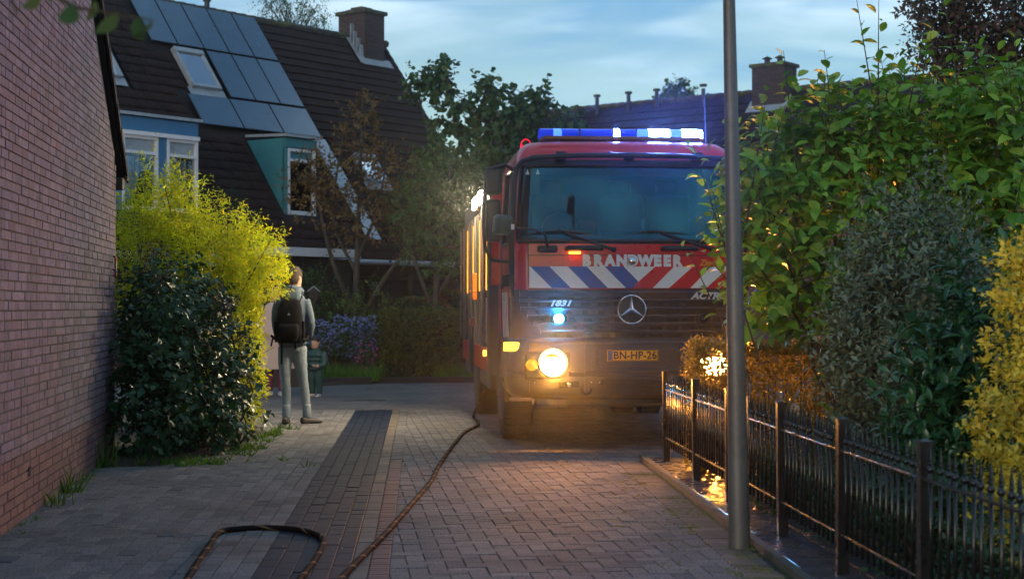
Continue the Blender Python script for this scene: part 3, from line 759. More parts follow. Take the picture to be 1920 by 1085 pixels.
g0, g1 = ge(TU0 + .1), ge(TU1 - .1); b.add(g0 + g1, [(0, 1, 2, 3, 4), (9, 8, 7, 6, 5), (1, 6, 7, 2), (3, 8, 9, 4)]); b.build('wall', M['brick_base'], tr)
tiled_roof(troof, TR, Td, Ts, TN, TU0, TU1, 0.08, TV, 0.30, 0.34, 1, M['tile_far'], [], lambda u, v: (0 if (0 < u < 6 and v < 3.0) else 1, v), 300)
u = TU0
while u < TU1:
    o = link(bpy.data.objects.new('ridge_tile', rme), troof); o.location = TP(u + .15, 0, 0.03); o.rotation_euler = (0, 0, math.atan2(Td.y, Td.x) - math.pi / 2); u += .31
for u in (0.95, 2.1, 3.1, 4.7):
    P = TP(u, .35, .0); b = MB(); b.tube([P, P + Vector((0, 0, .55 if u < 4 else .5))], .06, 8); b.tube([P + Vector((0, 0, .56)), P + Vector((0, 0, .63))], .11, 8); b.build('vent_pipe', M['solar_frame'], troof)
def on_ridge(px):    # where a bearing meets the ridge line
    k = (px - 960) / 2933; return (k * TR.y - TR.x) / (Td.x - k * Td.y)
uc = on_ridge(1458); cpos = TP(uc, 0.25)
tch = chimney(troof, (cpos.x, cpos.y, 0), 6.6, 8.15, 1.0, 0.75, math.atan2(Td.y, Td.x), M['chimney_brick'])
for dx in (-.22, .18):
    b = MB(); b.tube([(dx, 0, 8.25), (dx, 0, 8.4)], .08, 10); b.lathe([(.15, 8.42), (.14, 8.44), (.02, 8.5)], 10, Matrix.Translation((dx, 0, 0))); b.build('chimney_pot', M['ridge'], tch)
b = MB(); b.box((0, 0, 0), (1.25, .5, .03)); fp = b.build('flashing', M['lead'], troof); fp.matrix_local = frame_of(TP(uc, .72, .08), Td, Ts, TN)
# ================================================================== fire engine
M['red'] = mat('fire_red', [(0.60, 0.010, 0.018), (0.64, 0.013, 0.022)], 0.32, coat=0.6, grain=0.06, gscale=4, rvar=0.06)
M['plastic'] = mat('grey_plastic', [(0.032, 0.034, 0.04), (0.042, 0.044, 0.05)], 0.5, grain=0.15, gscale=30, dirt=(0.05, 0.045, 0.04), dscale=3, dlo=0.55, dhi=0.85)
M['black_plastic'] = mat('black_plastic', (0.014, 0.014, 0.016), 0.42, grain=0.2)
M['rubber'] = mat('tyre_rubber', [(0.018, 0.017, 0.016), (0.028, 0.026, 0.024)], 0.85, bump=0.3, bscale=50, dirt=(0.035, 0.03, 0.025), dscale=5, dlo=0.5, dhi=0.8)
M['rim'] = mat('rim_paint', (0.35, 0.35, 0.36), 0.4, metal=0.5, dirt=(0.08, 0.07, 0.06), dscale=6)
M['chrome'] = mat('chrome', (0.75, 0.76, 0.78), 0.12, metal=1.0)
M['badge'] = mat('badge_silver', (0.6, 0.62, 0.64), 0.35, metal=0.3)
M['alu'] = mat('aluminium', (0.48, 0.48, 0.48), 0.38, metal=0.8, grain=0.15, gscale=12)
M['stripe_white'] = mat('reflex_white', (0.74, 0.73, 0.72), 0.4, grain=0.06)
M['stripe_blue'] = mat('reflex_blue', (0.012, 0.07, 0.30), 0.4, grain=0.06)
M['yellow_plate'] = mat('plate_yellow', (0.80, 0.42, 0.012), 0.45, grain=0.06)
M['plate_ink'] = mat('plate_ink', (0.015, 0.015, 0.02), 0.6)
M['gold_print'] = mat('gold_print', (0.75, 0.33, 0.02), 0.5)
M['screen'] = glass('windscreen_glass', (0.28, 0.52, 0.56), 0.06, rcol=(0.16, 0.8, 1.0))
M['side_glass'] = glass('side_glass', (0.3, 0.42, 0.42), 0.08)
M['seat'] = mat('seat_fabric', [(0.04, 0.04, 0.05), (0.06, 0.06, 0.07)], 0.9)
M['cabin'] = mat('cabin_trim', (0.09, 0.10, 0.11), 0.8)
M['cabin_red'] = mat('cabin_red_kit', (0.35, 0.03, 0.04), 0.6)
M['mirror'] = mat('mirror_glass', (0.6, 0.65, 0.62), 0.03, metal=1.0)
M['amber'] = emit('amber_lit', (1.0, 0.36, 0.02), 7.0, (0.6, 0.2, 0.0))
M['amber_dim'] = emit('amber_dim', (1.0, 0.3, 0.02), 0.9, (0.6, 0.2, 0.0))
M['headlamp'] = emit('headlamp_lit', (1.0, 0.38, 0.055), 1400.0)
M['headlamp_ring'] = emit('headlamp_ring', (1.0, 0.52, 0.13), 5.0, (0.3, 0.3, 0.3))
M['blue_flash'] = emit('blue_flash_lit', (0.02, 0.42, 1.0), 1900.0, (0.02, 0.1, 0.4))
M['blue_lens'] = emit('blue_lens_dim', (0.01, 0.04, 0.75), 0.55, (0.01, 0.02, 0.35))
M['blue_lit'] = emit('blue_lens_lit', (0.10, 0.2, 1.0), 650.0, (0.02, 0.05, 0.5))
M['blue_half'] = emit('blue_lens_half', (0.04, 0.12, 1.0), 3.0, (0.02, 0.05, 0.5))
M['blue_off'] = mat('blue_lens_off', (0.01, 0.015, 0.06), .15)
M['flood'] = emit('flood_lit', (1.0, 0.80, 0.50), 560.0)
M['locker'] = mat('locker_wall', (0.34, 0.2, 0.1), 0.5, grain=0.2, gscale=10)
M['locker_led'] = emit('locker_led', (1.0, 0.36, 0.03), 2.2)
M['rail'] = mat('dull_rail', (0.16, 0.15, 0.15), 0.45, metal=0.6, grain=0.2)
M['white_marker'] = mat('white_marker', (0.7, 0.7, 0.7), 0.5)

YAW = R_(4.6)
T = empty('fire_engine', (1.16, 15.40, 0), YAW, 'red fire engine with BRANDWEER lettering, lit headlights and blue flashing lights', 'fire engine')

def plan(hw, yf, yb, r, bow=0.05, z=0.0):
    """half-open outline: rear left, left side, rounded front, right side, rear right"""
    pts = [(-hw, yb), (-hw, yb * .62 + yf * .38 + .1), (-hw, yf + 0.95), (-hw, yf + 0.42)]
    for k in range(7):
        a = math.pi - k / 6 * math.pi / 2
        pts.append((-hw + r + r * math.cos(a), yf + r - r * math.sin(a)))
    x0 = -hw + r
    for k in range(1, 12): pts.append((x0 + (2 * (hw - r)) * k / 12, yf))
    for k in range(7):
        a = math.pi / 2 - k / 6 * math.pi / 2
        pts.append((hw - r + r * math.cos(a), yf + r - r * math.sin(a)))
    pts += [(hw, yf + 0.42), (hw, yf + 0.95), (hw, yb * .62 + yf * .38 + .1), (hw, yb)]
    return [Vector((x, y - bow * (1 - (x / hw) ** 2) * (1 if abs(x) < hw - 1e-6 else 0), z)) for x, y in pts]
YB = 2.02
LV = [(1.02, 1.155, .02), (1.57, 1.155, .02), (1.905, 1.155, .02), (2.045, 1.152, .03), (2.80, 1.105, .16), (2.89, 1.09, .19), (2.99, 1.05, .24), (3.045, .98, .33), (3.07, .86, .48)]
rings = [plan(hw, yf, YB, .15 + .05 * (i > 5), .06, z) for i, (z, hw, yf) in enumerate(LV)]
NR = len(rings[0])
GLI = [k for k in range(NR - 1) if 7 <= k <= NR - 9]            # front glass segments
def skip(i, k):
    if i == 3 and k in GLI: return True
    if i == 3 and (k in (2, 1) or k in (NR - 4, NR - 3)): return True       # side windows
    return False
b = MB(); b.loft(rings, closed=False, caps=False, skip=skip)
n0 = len(b.v) - NR; b.f.append(tuple(range(n0, n0 + NR))); b.m.append(0)
b.f.append(tuple([i * NR for i in range(len(rings))] + [i * NR + NR - 1 for i in reversed(range(len(rings)))])); b.m.append(0)
cab = b.build('cab', [M['red'], M['plastic']], T, smooth=True)
for p in cab.data.polygons:
    if p.center.z < 1.56 and p.center.y < .5: p.material_index = 1
sol = cab.modifiers.new('shell', 'SOLIDIFY'); sol.thickness = 0.03; sol.offset = -1
# glass
b = MB(); ks = list(range(GLI[0], GLI[-1] + 2))
lo = [rings[3][k] for k in ks]; hi = [rings[4][k] for k in ks]
inn = lambda p: Vector((p.x * .994, p.y + .012, p.z))
b.loft([[inn(p) for p in lo], [inn(a_.lerp(c_, .5)) for a_, c_ in zip(lo, hi)], [inn(p) for p in hi]], closed=False); ws = b.build('windscreen', M['screen'], cab, smooth='full')
edge = lo + hi[::-1] + [lo[0]]
b = MB(); b.tube([Vector((p.x * .995, p.y - .004, p.z)) for p in edge], .022, 6); b.build('windscreen_seal', M['black_plastic'], ws, smooth='full')
# black band across the top of the glass and small white triangles
b = MB()
for x in (-1.0, -.90, .92, 1.03):
    z = 2.735; y = .13 - .06 * (1 - (x / 1.1) ** 2)
    b.add([(x - .02, y, z - .03), (x + .02, y, z - .03), (x, y + .005, z + .025)], [(0, 1, 2)])
b.build('glass_marks', M['white_marker'], ws)
for sgn in (-1, 1):
    kk = [1, 2, 3] if sgn < 0 else [NR - 4, NR - 3, NR - 2]
    b = MB(); l_ = [rings[3][k] for k in kk]; h_ = [rings[4][k] for k in kk]
    b.loft([[Vector((p.x * .99, p.y, p.z)) for p in l_], [Vector((p.x * .99, p.y, p.z)) for p in h_]], closed=False); b.build('side_window', M['side_glass'], cab)
    b = MB(); b.tube([Vector((p.x * 1.002, p.y, p.z)) for p in l_ + h_[::-1] + [l_[0]]], .02, 5); b.build('window_seal', M['black_plastic'], cab)
    # door lines and handle
    b = MB(); b.box((sgn * 1.158, .43, 1.85), (.006, .012, 1.4)); b.box((sgn * 1.158, 1.45, 1.85), (.006, .012, 1.4)); b.build('door_gap', M['black_plastic'], cab)
    b = MB(); b.box((sgn * 1.17, 1.3, 1.62), (.03, .2, .06)); b.build('door_handle', M['black_plastic'], cab, bevel=.01)
    # striping on the door
    for k in range(4):
        b = MB(); y = .5 + k * .2; b.add([(sgn * 1.159, y, 1.08), (sgn * 1.159, y + .1, 1.08), (sgn * 1.159, y + .28, 1.55), (sgn * 1.159, y + .18, 1.55)], [(0, 1, 2, 3)]); b.build('side_stripe', M['stripe_white'], cab)
# cabin inside
b = MB(); b.box((0, 1.0, 2.02), (2.1, 1.9, .05)); b.build('cabin_floor', M['cabin'], cab)
b = MB(); b.box((0, .36, 2.03), (2.1, .42, .16)); b.box((-.6, .4, 2.12), (.55, .3, .1)); b.build('dashboard', M['cabin'], cab, bevel=.03)
b = MB(); pts = [Vector((-.62 + .2 * math.cos(a), .62 + .08 * math.sin(a), 2.2 + .17 * math.sin(a))) for a in np.linspace(0, 2 * math.pi, 25)]; b.tube(pts, .016, 6, False); b.tube([(-.62, .62, 2.2), (-.62, .5, 2.05)], .03, 6); b.box((-.62, .62, 2.2), (.36, .02, .04)); b.build('steering_wheel', M['black_plastic'], cab)
for x in (-.62, .62, 0.1):
    b = MB(); b.box((x, 1.15, 2.12), (.5, .45, .14)); b.box((x, 1.38, 2.36), (.48, .13, .5)); b.box((x, 1.4, 2.67), (.26, .1, .17)); b.build('seat', M['seat'], cab, bevel=.04)
b = MB(); b.box((0, 1.93, 2.4), (2.1, .04, .9)); b.build('cabin_back', M['cabin'], cab)
b = MB(); b.box((-.1, 1.72, 2.24), (.75, .2, .2)); b.build('kit_bag', M['cabin_red'], cab, bevel=.03)
b = MB(); b.box((.35, 1.7, 2.3), (.16, .1, .12)); b.box((.38, 1.7, 2.15), (.12, .1, .12)); b.build('instrument', M['white_marker'], cab, bevel=.01)
b = MB(); b.box((.52, 1.68, 2.22), (.02, .02, .02)); b.build('warning_led', emit('red_led', (1, .05, .02), 4), cab)
b = MB(); b.box((.75, 1.68, 2.36), (.35, .02, .025)); b.build('strip_lamp', M['white_marker'], cab)

# ---- front panel: lettering and stripes
FY = lambda x: .02 - .06 * (1 - (x / 1.155) ** 2)
def front_patch(b, poly, off, cols=8):
    """polygon (x,z) laid on the bowed front; strips keep it on the curve"""
    xs = [p[0] for p in poly]; x0, x1 = min(xs), max(xs); n = max(1, int((x1 - x0) / .06))
    for i in range(n):
        a, c = x0 + (x1 - x0) * i / n, x0 + (x1 - x0) * (i + 1) / n
        pc = clip(poly, [(-1, 0, -a), (1, 0, c)])
        if len(pc) >= 3: b.add([(x, FY(x) - off, z) for x, z in pc], [tuple(range(len(pc)))])
XL = 1.005; ZT, ZB = 1.795, 1.58
b = MB(); front_patch(b, [(-XL, 1.575), (XL, 1.575), (XL, 2.02), (-XL, 2.02)], .008)
fp = b.build('front_panel', M['red'], T)
b = MB()
for z in (2.02, 1.905, 1.578): front_patch(b, [(-XL, z - .004), (XL, z - .004), (XL, z + .004), (-XL, z + .004)], .011)
for x in (-XL, XL): front_patch(b, [(x - .005, 1.575), (x + .005, 1.575), (x + .005, 2.02), (x - .005, 2.02)], .011)
b.build('panel_gap', M['black_plastic'], fp)
sw = 0.19; sh = 0.215                                # stripe width and slant
frame_hp = [(-1, 0, XL - .01), (1, 0, XL - .01), (0, 1, ZT), (0, -1, -ZB - .005)]
base = MB(); front_patch(base, [(-XL + .01, ZB + .005), (XL - .01, ZB + .005), (XL - .01, ZT), (-XL + .01, ZT)], .012)
base.build('stripe_ground', M['stripe_white'], fp)
for k in range(-1, 4):
    # left half: blue bands slanting down towards the middle
    xa = -.925 + k * 2 * sw * 1.0 + .0
    xt = -.985 + k * .365
    poly = clip([(xt, ZT), (xt + .185, ZT), (xt + .185 + sh, ZB), (xt + sh, ZB)], frame_hp + [(1, 0, .095)])
    if k >= 0 and xt + .1 < 0 and len(poly) >= 3:
        b = MB(); front_patch(b, poly, .016); b.build('stripe', M['stripe_blue'], fp)
for k in range(0, 3):
    xt = 0.245 + k * .375
    poly = clip([(xt, ZT), (xt + .185, ZT), (xt + .185 - sh * 1.0, ZB), (xt - sh * 1.0 - .03, ZB)], frame_hp + [(-1, 0, .0)])
    if len(poly) >= 3:
        b = MB(); front_patch(b, poly, .016); b.build('stripe', M['red'], fp)

def text(name, s, size, m, parent, loc, rot=(math.pi / 2, 0, 0), bold=0.0, space=1.0, shear=0.0, sx=1.0, ext=.002):
    c = bpy.data.curves.new(name, 'FONT'); c.body = s; c.size = size; c.align_x = 'CENTER'; c.align_y = 'CENTER'
    c.offset = bold; c.space_character = space; c.shear = shear; c.extrude = ext; c.resolution_u = 3; c.materials.append(m)
    tmp = bpy.data.objects.new('tmp', c); COL.objects.link(tmp); dg = bpy.context.evaluated_depsgraph_get()
    me = bpy.data.meshes.new_from_object(tmp.evaluated_get(dg)); bpy.data.objects.remove(tmp); me.name = name
    o = link(bpy.data.objects.new(name, me), parent); o.location = loc; o.rotation_euler = rot; o.scale = (sx, 1, 1)
    return o
for i, ch_ in enumerate('BRANDWEER'):
    xs = [-.435, -.322, -.205, -.088, .022, .150, .266, .362, .462]
    x = xs[i] + .0; text('letter', ch_, .142, M['stripe_white'], fp, (x, FY(x) - .014, 1.848), bold=.0105, sx=.95)
text('maker_name', 'Ziegler', .085, M['gold_print'], fp, (.80, FY(.8) - .014, 1.832), bold=.002, shear=.3, sx=.9)
b = MB(); b.lathe([(.001, .0), (.032, .002), (.045, .012), (.03, .03), (.001, .034)], 16, Matrix.Translation((.012, FY(0) - .012, 1.848)) @ Euler((math.pi / 2, 0, 0)).to_matrix().to_4x4()); b.build('lock_badge', M['chrome'], fp, smooth='full')
# grab handles, wipers
for x in (-.46, .49):
    b = MB(); b.tube([(x - .17, FY(x) - .01, 1.97), (x - .16, FY(x) - .06, 1.975), (x + .16, FY(x) - .06, 1.975), (x + .17, FY(x) - .01, 1.97)], .026, 8); b.build('grab_handle', M['black_plastic'], T, smooth='full')
b = MB(); b.box((-.82, FY(-.82) - .03, 1.965), (.2, .06, .07)); b.build('mirror_foot', M['black_plastic'], T, bevel=.02)
b = MB(); b.box((-.555, FY(-.55) - .045, 1.928), (.11, .03, .02)); b.build('marker_lamp', M['amber'], T)
def wiper(x0, x1, xb, sg):
    p = empty('wiper', (0, 0, 0)); p.parent = T
    b = MB(); b.tube([(xb, FY(xb) - .04, 1.955), (xb - sg * .06, FY(xb) - .06, 1.975), (x0 * .4 + x1 * .6, -.02, 2.13)], [.028, .018, .01], 7); b.build('arm', M['black_plastic'], p, smooth='full')
    b = MB(); b.tube([(x0, .012, 2.115), ((x0 + x1) / 2, -.02, 2.145), (x1, .0, 2.12)], [.006, .013, .006], 6); b.build('blade', M['black_plastic'], p)
wiper(-1.03, -.40, -.16, 1); wiper(-.07, .55, .84, 1)

# ---- black tube frame round the screen
path = [(-1.165, .02, 1.50), (-1.168, .0, 2.05), (-1.135, .06, 2.62), (-1.115, .065, 2.76), (-1.06, .05, 2.83), (-.95, .02, 2.865), (-.5, -.01, 2.885), (0, -.02, 2.89)]
path = path + [(-x, y, z) for x, y, z in reversed(path[:-1])]
b = MB(); b.tube(path, .027, 10); b.build('visor_bar', M['black_plastic'], T, smooth='full')
for x in (-.68, .0, .68):
    b = MB(); b.box((x, .09, 2.86), (.1, .2, .04), Euler((-.5, 0, 0)).to_matrix()); b.build('visor_bracket', M['black_plastic'], T)
b = MB(); pts = []
b.loft([[Vector((x, .075 - .06 * (1 - (x / 1.155) ** 2) + dy, z)) for x in np.linspace(-1.0, 1.0, 13)] for dy, z in ((.04, 2.815), (.055, 2.85))], closed=False)
b.build('visor_gap', M['black_plastic'], T)

# ---- light bar
LB = empty('light_bar', (0, .62, 3.09)); LB.parent = T
b = MB(); b.box((0, 0, .012), (1.66, .3, .03)); b.box((0, -.16, .02), (1.6, .02, .035)); b.build('base', mat('bar_base', (0.16, 0.08, 0.05), .35, metal=.5), LB, bevel=.006)
for x in (-.6, -.2, .2, .6): b = MB(); b.box((x, 0, -.02), (.06, .24, .05)); b.build('foot', M['black_plastic'], LB)
SEG = [(-.84, -.70, 'blue_lens'), (-.70, -.62, 'blue_half'), (-.62, -.44, 'blue_lens'), (-.43, -.20, 'blue_lens'), (-.20, -.10, 'blue_lens'), (-.09, -.03, 'blue_lit'), (-.03, .14, 'blue_lens'), (.15, .28, 'blue_half'), (.28, .40, 'blue_lit'), (.41, .49, 'blue_lit'), (.49, .62, 'blue_half'), (.62, .83, 'blue_lit')]
for i, (a, c, k) in enumerate(SEG):
    b = MB(); rr = .12
    prof = [(-.14, .03), (-.145, .07), (-.12, .105), (-.06, .122), (.06, .122), (.12, .105), (.145, .07), (.14, .03)]
    e = .05 if i in (0, len(SEG) - 1) else 0
    xa, xc = a + .003, c - .003
    ra = [Vector((xa, y * (1 - e * 2 * (i == 0)), z)) for y, z in prof]; rb = [Vector((xc, y * (1 - e * 2 * (i == len(SEG) - 1)), z)) for y, z in prof]
    b.loft([ra, rb]); b.build('lens', M[k], LB, smooth=True)
for a in (-.435, .145, .405, -.095): b = MB(); b.box((a, 0, .075), (.012, .295, .1)); b.build('divider', M['black_plastic'], LB)
# roof bits: red beacon loop and antenna
b = MB(); b.tube([(-1.0, .75, 2.95), (-1.0, .75, 3.06)], .02, 8); pts = [(-1.0 + .04 + .05 * math.cos(a), .75, 3.06 + .06 * math.sin(a)) for a in np.linspace(math.pi, -.3, 9)]; b.tube(pts, .008, 6); b.build('coiled_lead', emit('red_marker', (1, .02, .06), .7, (.5, .01, .02)), T)
b = MB(); b.tube([(-.86, .8, 2.97), (-.86, .8, 3.08)], .028, 8); b.build('antenna_foot', M['black_plastic'], T)
b = MB(); b.tube([(.95, .9, 2.95), (.93, .9, 3.65)], [.006, .003], 5); b.build('antenna', M['black_plastic'], T)

# ---- grille
G = empty('grille', (0, 0, 0)); G.parent = T
zt, zb = 1.565, 1.075
def gw(z): 
    if z > 1.40: return 1.11
    return 1.11 - (1.40 - z) / (1.40 - 1.075) * .28
b = MB()
rr_ = [[Vector((x * gw(z), FY(x * gw(z)) - .0, z)) for x in np.linspace(-1, 1, 15)] for z in (zt, 1.40, 1.25, zb)]
b.loft(rr_, closed=False); b.build('backing', M['black_plastic'], G)
nz_ = 7
for i in range(nz_):
    z = zt - .02 - i * (zt - zb - .03) / (nz_ - 1)
    h = .026 if i else .05
    wv = gw(z) - .02
    b = MB(); prof = [(-.035, -h), (-.05, -.004), (-.03, .012), (-.004, .012), (-.004, -h)]
    rings_ = [[Vector((x, FY(x) + dy - .006, z + dz)) for dy, dz in prof] for x in np.linspace(-wv, wv, 17)]
    b.loft(rings_); b.build('slat', M['plastic'], G, smooth=True)
# star badge
S = empty('star_badge', (0, FY(0) - .075, 1.374)); S.parent = G
b = MB(); b.tube([(.138 * math.cos(a), 0, .138 * math.sin(a)) for a in np.linspace(0, 2 * math.pi, 49)], .0085, 8, False)
for k in range(3):
    a = math.pi / 2 + k * 2 * math.pi / 3; u = Vector((math.cos(a), 0, math.sin(a))); v = Vector((-math.sin(a), 0, math.cos(a)))
    p = [u * .136, v * .026 - u * .012, Vector((0, -.018, 0)), v * -.026 - u * .012]
    b.add([p[0], p[1], Vector((0, -.02, 0)), p[3], Vector((0, .004, 0))], [(0, 1, 2), (0, 2, 3), (0, 4, 1), (0, 3, 4)])
b.build('star', M['chrome'], S, smooth=True)
b = MB(); b.lathe([(.001, 0), (.128, 0), (.128, .008), (.001, .008)], 32, Euler((-math.pi / 2, 0, 0)).to_matrix().to_4x4() @ Matrix.Translation((0, 0, .004))); b.build('badge_disc', M['black_plastic'], S)
text('model_number', '1831', .075, M['badge'], G, (-.70, FY(.7) - .07, 1.432), bold=.0035, shear=.35, sx=1.35, space=1.05, ext=.004)
text('model_name', 'ACTROS', .088, M['badge'], G, (.80, FY(.8) - .07, 1.505), bold=.0035, shear=.3, sx=1.2, ext=.004)
# blue flashers in the grille
for x, m_ in ((-.715, 'blue_flash'), (.715, 'blue_off')):
    b = MB(); b.box((x, FY(x) - .065, 1.285), (.17, .04, .075)); p = b.build('flasher_housing', M['black_plastic'], G, bevel=.012)
    b = MB(); b.lathe([(.001, .012), (.03, .01), (.042, .0)], 16, Matrix.Translation((x, FY(x) - .088, 1.285)) @ Euler((math.pi / 2, 0, 0)).to_matrix().to_4x4()); b.build('flasher_lens', M[m_], p, smooth='full')
    b = MB(); b.lathe([(.05, .0), (.055, .05), (.052, .052), (.044, .0)], 16, Matrix.Translation((x, FY(x) - .086, 1.285)) @ Euler((math.pi / 2, 0, 0)).to_matrix().to_4x4()); b.f.pop(); b.m.pop(); b.f.pop(); b.m.pop(); b.build('flasher_light_shield', M['black_plastic'], p, smooth='full')  # hood added to keep the flasher's light off the slats

# ---- bumper
BL = [(1.10, 1.15, -.01, .0), (1.06, 1.18, -.06, .0), (.98, 1.205, -.09, .0), (.775, 1.215, -.10, .0), (.765, 1.21, -.085, .0), (.735, 1.21, -.085, .0), (.725, 1.215, -.10, .0), (.62, 1.2, -.09, .0), (.56, 1.18, -.06, 0), (.50, 1.12, 0.0, 0)]
br = [plan(hw, yf, .62, .2, .07, z) for z, hw, yf, _ in BL]
b = MB(); b.loft(br, closed=False, caps=False); bump = b.build('bumper', M['plastic'], T, smooth=True)
so = bump.modifiers.new('shell', 'SOLIDIFY'); so.thickness = .04; so.offset = -1
BY = lambda x: -.09 - .07 * (1 - (x / 1.2) ** 2)
b = MB(); b.box((.08, BY(.08) - .0, .905), (.86, .02, .18)); b.build('plate_recess', M['plastic'], bump, bevel=.008)
npl = MB(); npl.box((0, 0, 0), (.50, .008, .108)); nplate = npl.build('number_plate', M['yellow_plate'], bump, bevel=.002, loc=(.0, BY(0) - .016, .928))
b = MB()
for c, s_ in (((0, -.005, .049), (.49, .004, .006)), ((0, -.005, -.049), (.49, .004, .006)), ((.242, -.005, 0), (.006, .004, .1)), ((-.242, -.005, 0), (.006, .004, .1))): b.box(c, s_)
b.build('plate_border', M['plate_ink'], nplate)
b = MB(); b.box((-.218, -.006, 0), (.04, .004, .09)); b.build('plate_blue_band', M['stripe_blue'], nplate)
text('plate_number', 'BN-HP-26', .105, M['plate_ink'], nplate, (.022, -.007, -.002), bold=.002, sx=.93, space=1.04)
for sgn in (-1, 1):
    xh = sgn * .787
    H_ = empty('headlight', (xh, BY(xh) - .005, .83)); H_.parent = bump
    b = MB(); b.box((sgn * .04, .01, 0), (.46, .05, .27)); b.build('housing', M['black_plastic'], H_, bevel=.03)
    fr = Euler((math.pi / 2, 0, 0)).to_matrix().to_4x4()
    b = MB(); fr = Euler((math.pi / 2 - .26, 0, 0)).to_matrix().to_4x4()
    b = MB(); b.lathe([(.001, .036), (.08, .034), (.100, .03), (.102, .01)], 24, fr); b.build('lens', M['headlamp'], H_, smooth='full')
    b = MB(); b.lathe([(.125, .0), (.142, .13), (.144, .135), (.136, .135), (.104, .012)], 28, fr)  # deep tilted hood, added to keep lamp light off road and wall
    b.f.pop(); b.m.pop(); b.f.pop(); b.m.pop(); b.build('light_block_hood', M['badge'], H_, smooth='full')
    b = MB(); b.lathe([(.001, .035), (.05, .03), (.062, .01)], 16, Matrix.Translation((sgn * .195, 0, .01)) @ fr); b.build('side_lens', M['amber_dim'], H_, smooth='full')
    # indicator at the corner
    b = MB(); b.box((sgn * 1.165, -.0, 1.01), (.16, .06, .085), Euler((0, 0, sgn * .5)).to_matrix()); b.build('indicator', M['amber'], bump, bevel=.01)
# seams, slots and bolts of the bumper
for x in (-.46, .46, -1.0, 1.0):
    b = MB(); b.box((x, BY(x) - .006, .80), (.008, .03, .46)); b.build('bumper_seam', M['black_plastic'], bump)
b = MB(); b.box((0, BY(0) - .004, .665), (.62, .03, .055)); b.build('step_slot', M['black_plastic'], bump, bevel=.01)
b = MB(); b.box((0, BY(0) + .0, 1.045), (2.0, .02, .012)); b.build('bumper_seam', M['black_plastic'], bump)
for x in (-.40, -.32, .32, .40, -.95, .95):
    b = MB(); b.lathe([(.001, .008), (.009, .006), (.011, 0)], 8, Matrix.Translation((x, BY(x) - .012, .665)) @ Euler((math.pi / 2, 0, 0)).to_matrix().to_4x4()); b.build('bolt', M['chrome'], bump)
for x in (-.62, .62):
    b = MB(); b.box((x, BY(x) - .002, .645), (.2, .03, .075)); p = b.build('fog_lamp_recess', M['black_plastic'], bump, bevel=.015)
    b = MB(); b.lathe([(.001, .012), (.022, .01), (.03, 0)], 14, Matrix.Translation((x, BY(x) - .016, .645)) @ Euler((math.pi / 2, 0, 0)).to_matrix().to_4x4()); b.build('fog_lens', M['mirror'], p, smooth='full')
# lower valance, steps, tow eyes
b = MB(); b.box((0, .12, .47), (1.9, .3, .1)); b.build('valance', M['black_plastic'], T, bevel=.03)
for x in (-1.08, 1.08): b = MB(); b.box((x, -.03, .50), (.22, .16, .03)); b.build('step', M['rail'], T, bevel=.008)
for x in (-.45, .45): b = MB(); b.tube([(x + .05 * math.cos(a), -.14, .60 + .05 * math.sin(a)) for a in np.linspace(0, 2 * math.pi, 13)], .012, 6, False); b.build('tow_eye', M['black_plastic'], T)

# ---- chassis, wheels
b = MB(); b.box((0, 3.9, .78), (.9, 7.0, .3)); b.tube([(-.95, 1.42, .5), (.95, 1.42, .5)], .09, 8); b.tube([(-.9, 5.3, .5), (.9, 5.3, .5)], .11, 8); b.box((0, 5.3, .5), (.4, .4, .4)); b.box((-.6, 3.2, .62), (.5, 1.2, .5)); b.box((.6, 3.2, .62), (.5, 1.2, .5)); b.build('chassis', M['black_plastic'], T)
def wheel(x, y, wd, sgn):
    Wh = empty('wheel', (x, y, .505)); Wh.parent = T
    fr = Euler((0, math.pi / 2 * sgn, 0)).to_matrix().to_4x4()
    h = wd / 2
    b = MB(); b.lathe([(.29, -h * .9), (.40, -h), (.475, -h * .9), (.503, -h * .6), (.505, 0), (.503, h * .6), (.475, h * .9), (.40, h), (.29, h * .9)], 40, fr)
    for k in range(40):
        a = k / 40 * 2 * math.pi; c = fr @ Vector((.503 * math.cos(a), .503 * math.sin(a), 0)); tb = fr.to_3x3() @ Euler((0, 0, a)).to_matrix()
        for zz in (-h * .45, h * .45):
            b.box(c + fr.to_3x3() @ Vector((0, 0, zz)), (.02, .055, h * .7), tb)
    b.build('tyre', M['rubber'], Wh, smooth=True)
    b = MB(); b.lathe([(.001, h * .25), (.10, h * .9), (.13, h * .7), (.2, h * .35), (.27, h * .6), (.295, h * .92), (.295, -h * .8), (.001, -h * .8)], 28, fr); b.build('rim', M['rim'], Wh, smooth=True)
for sgn in (-1, 1):
    wheel(sgn * 1.02, 1.42, .32, sgn); wheel(sgn * 1.07, 5.3, .3, sgn); wheel(sgn * .72, 5.3, .3, sgn)
    # arch and mudguard
    b = MB(); pr = [(.62 * math.cos(a), .62 * math.sin(a)) for a in np.linspace(-.15, math.pi + .15, 15)]
    b.loft([[Vector((sgn * .86, 1.42 + c, .52 + s_)) for c, s_ in pr], [Vector((sgn * 1.17, 1.42 + c, .52 + s_)) for c, s_ in pr]], closed=False)
    o = b.build('mudguard', M['plastic'], T, smooth='full'); so = o.modifiers.new('s', 'SOLIDIFY'); so.thickness = .03
    b = MB(); b.box((sgn * 1.13, 1.0 - .5, .95), (.05, .26, .4)); b.build('corner_flap', M['plastic'], T, bevel=.01)

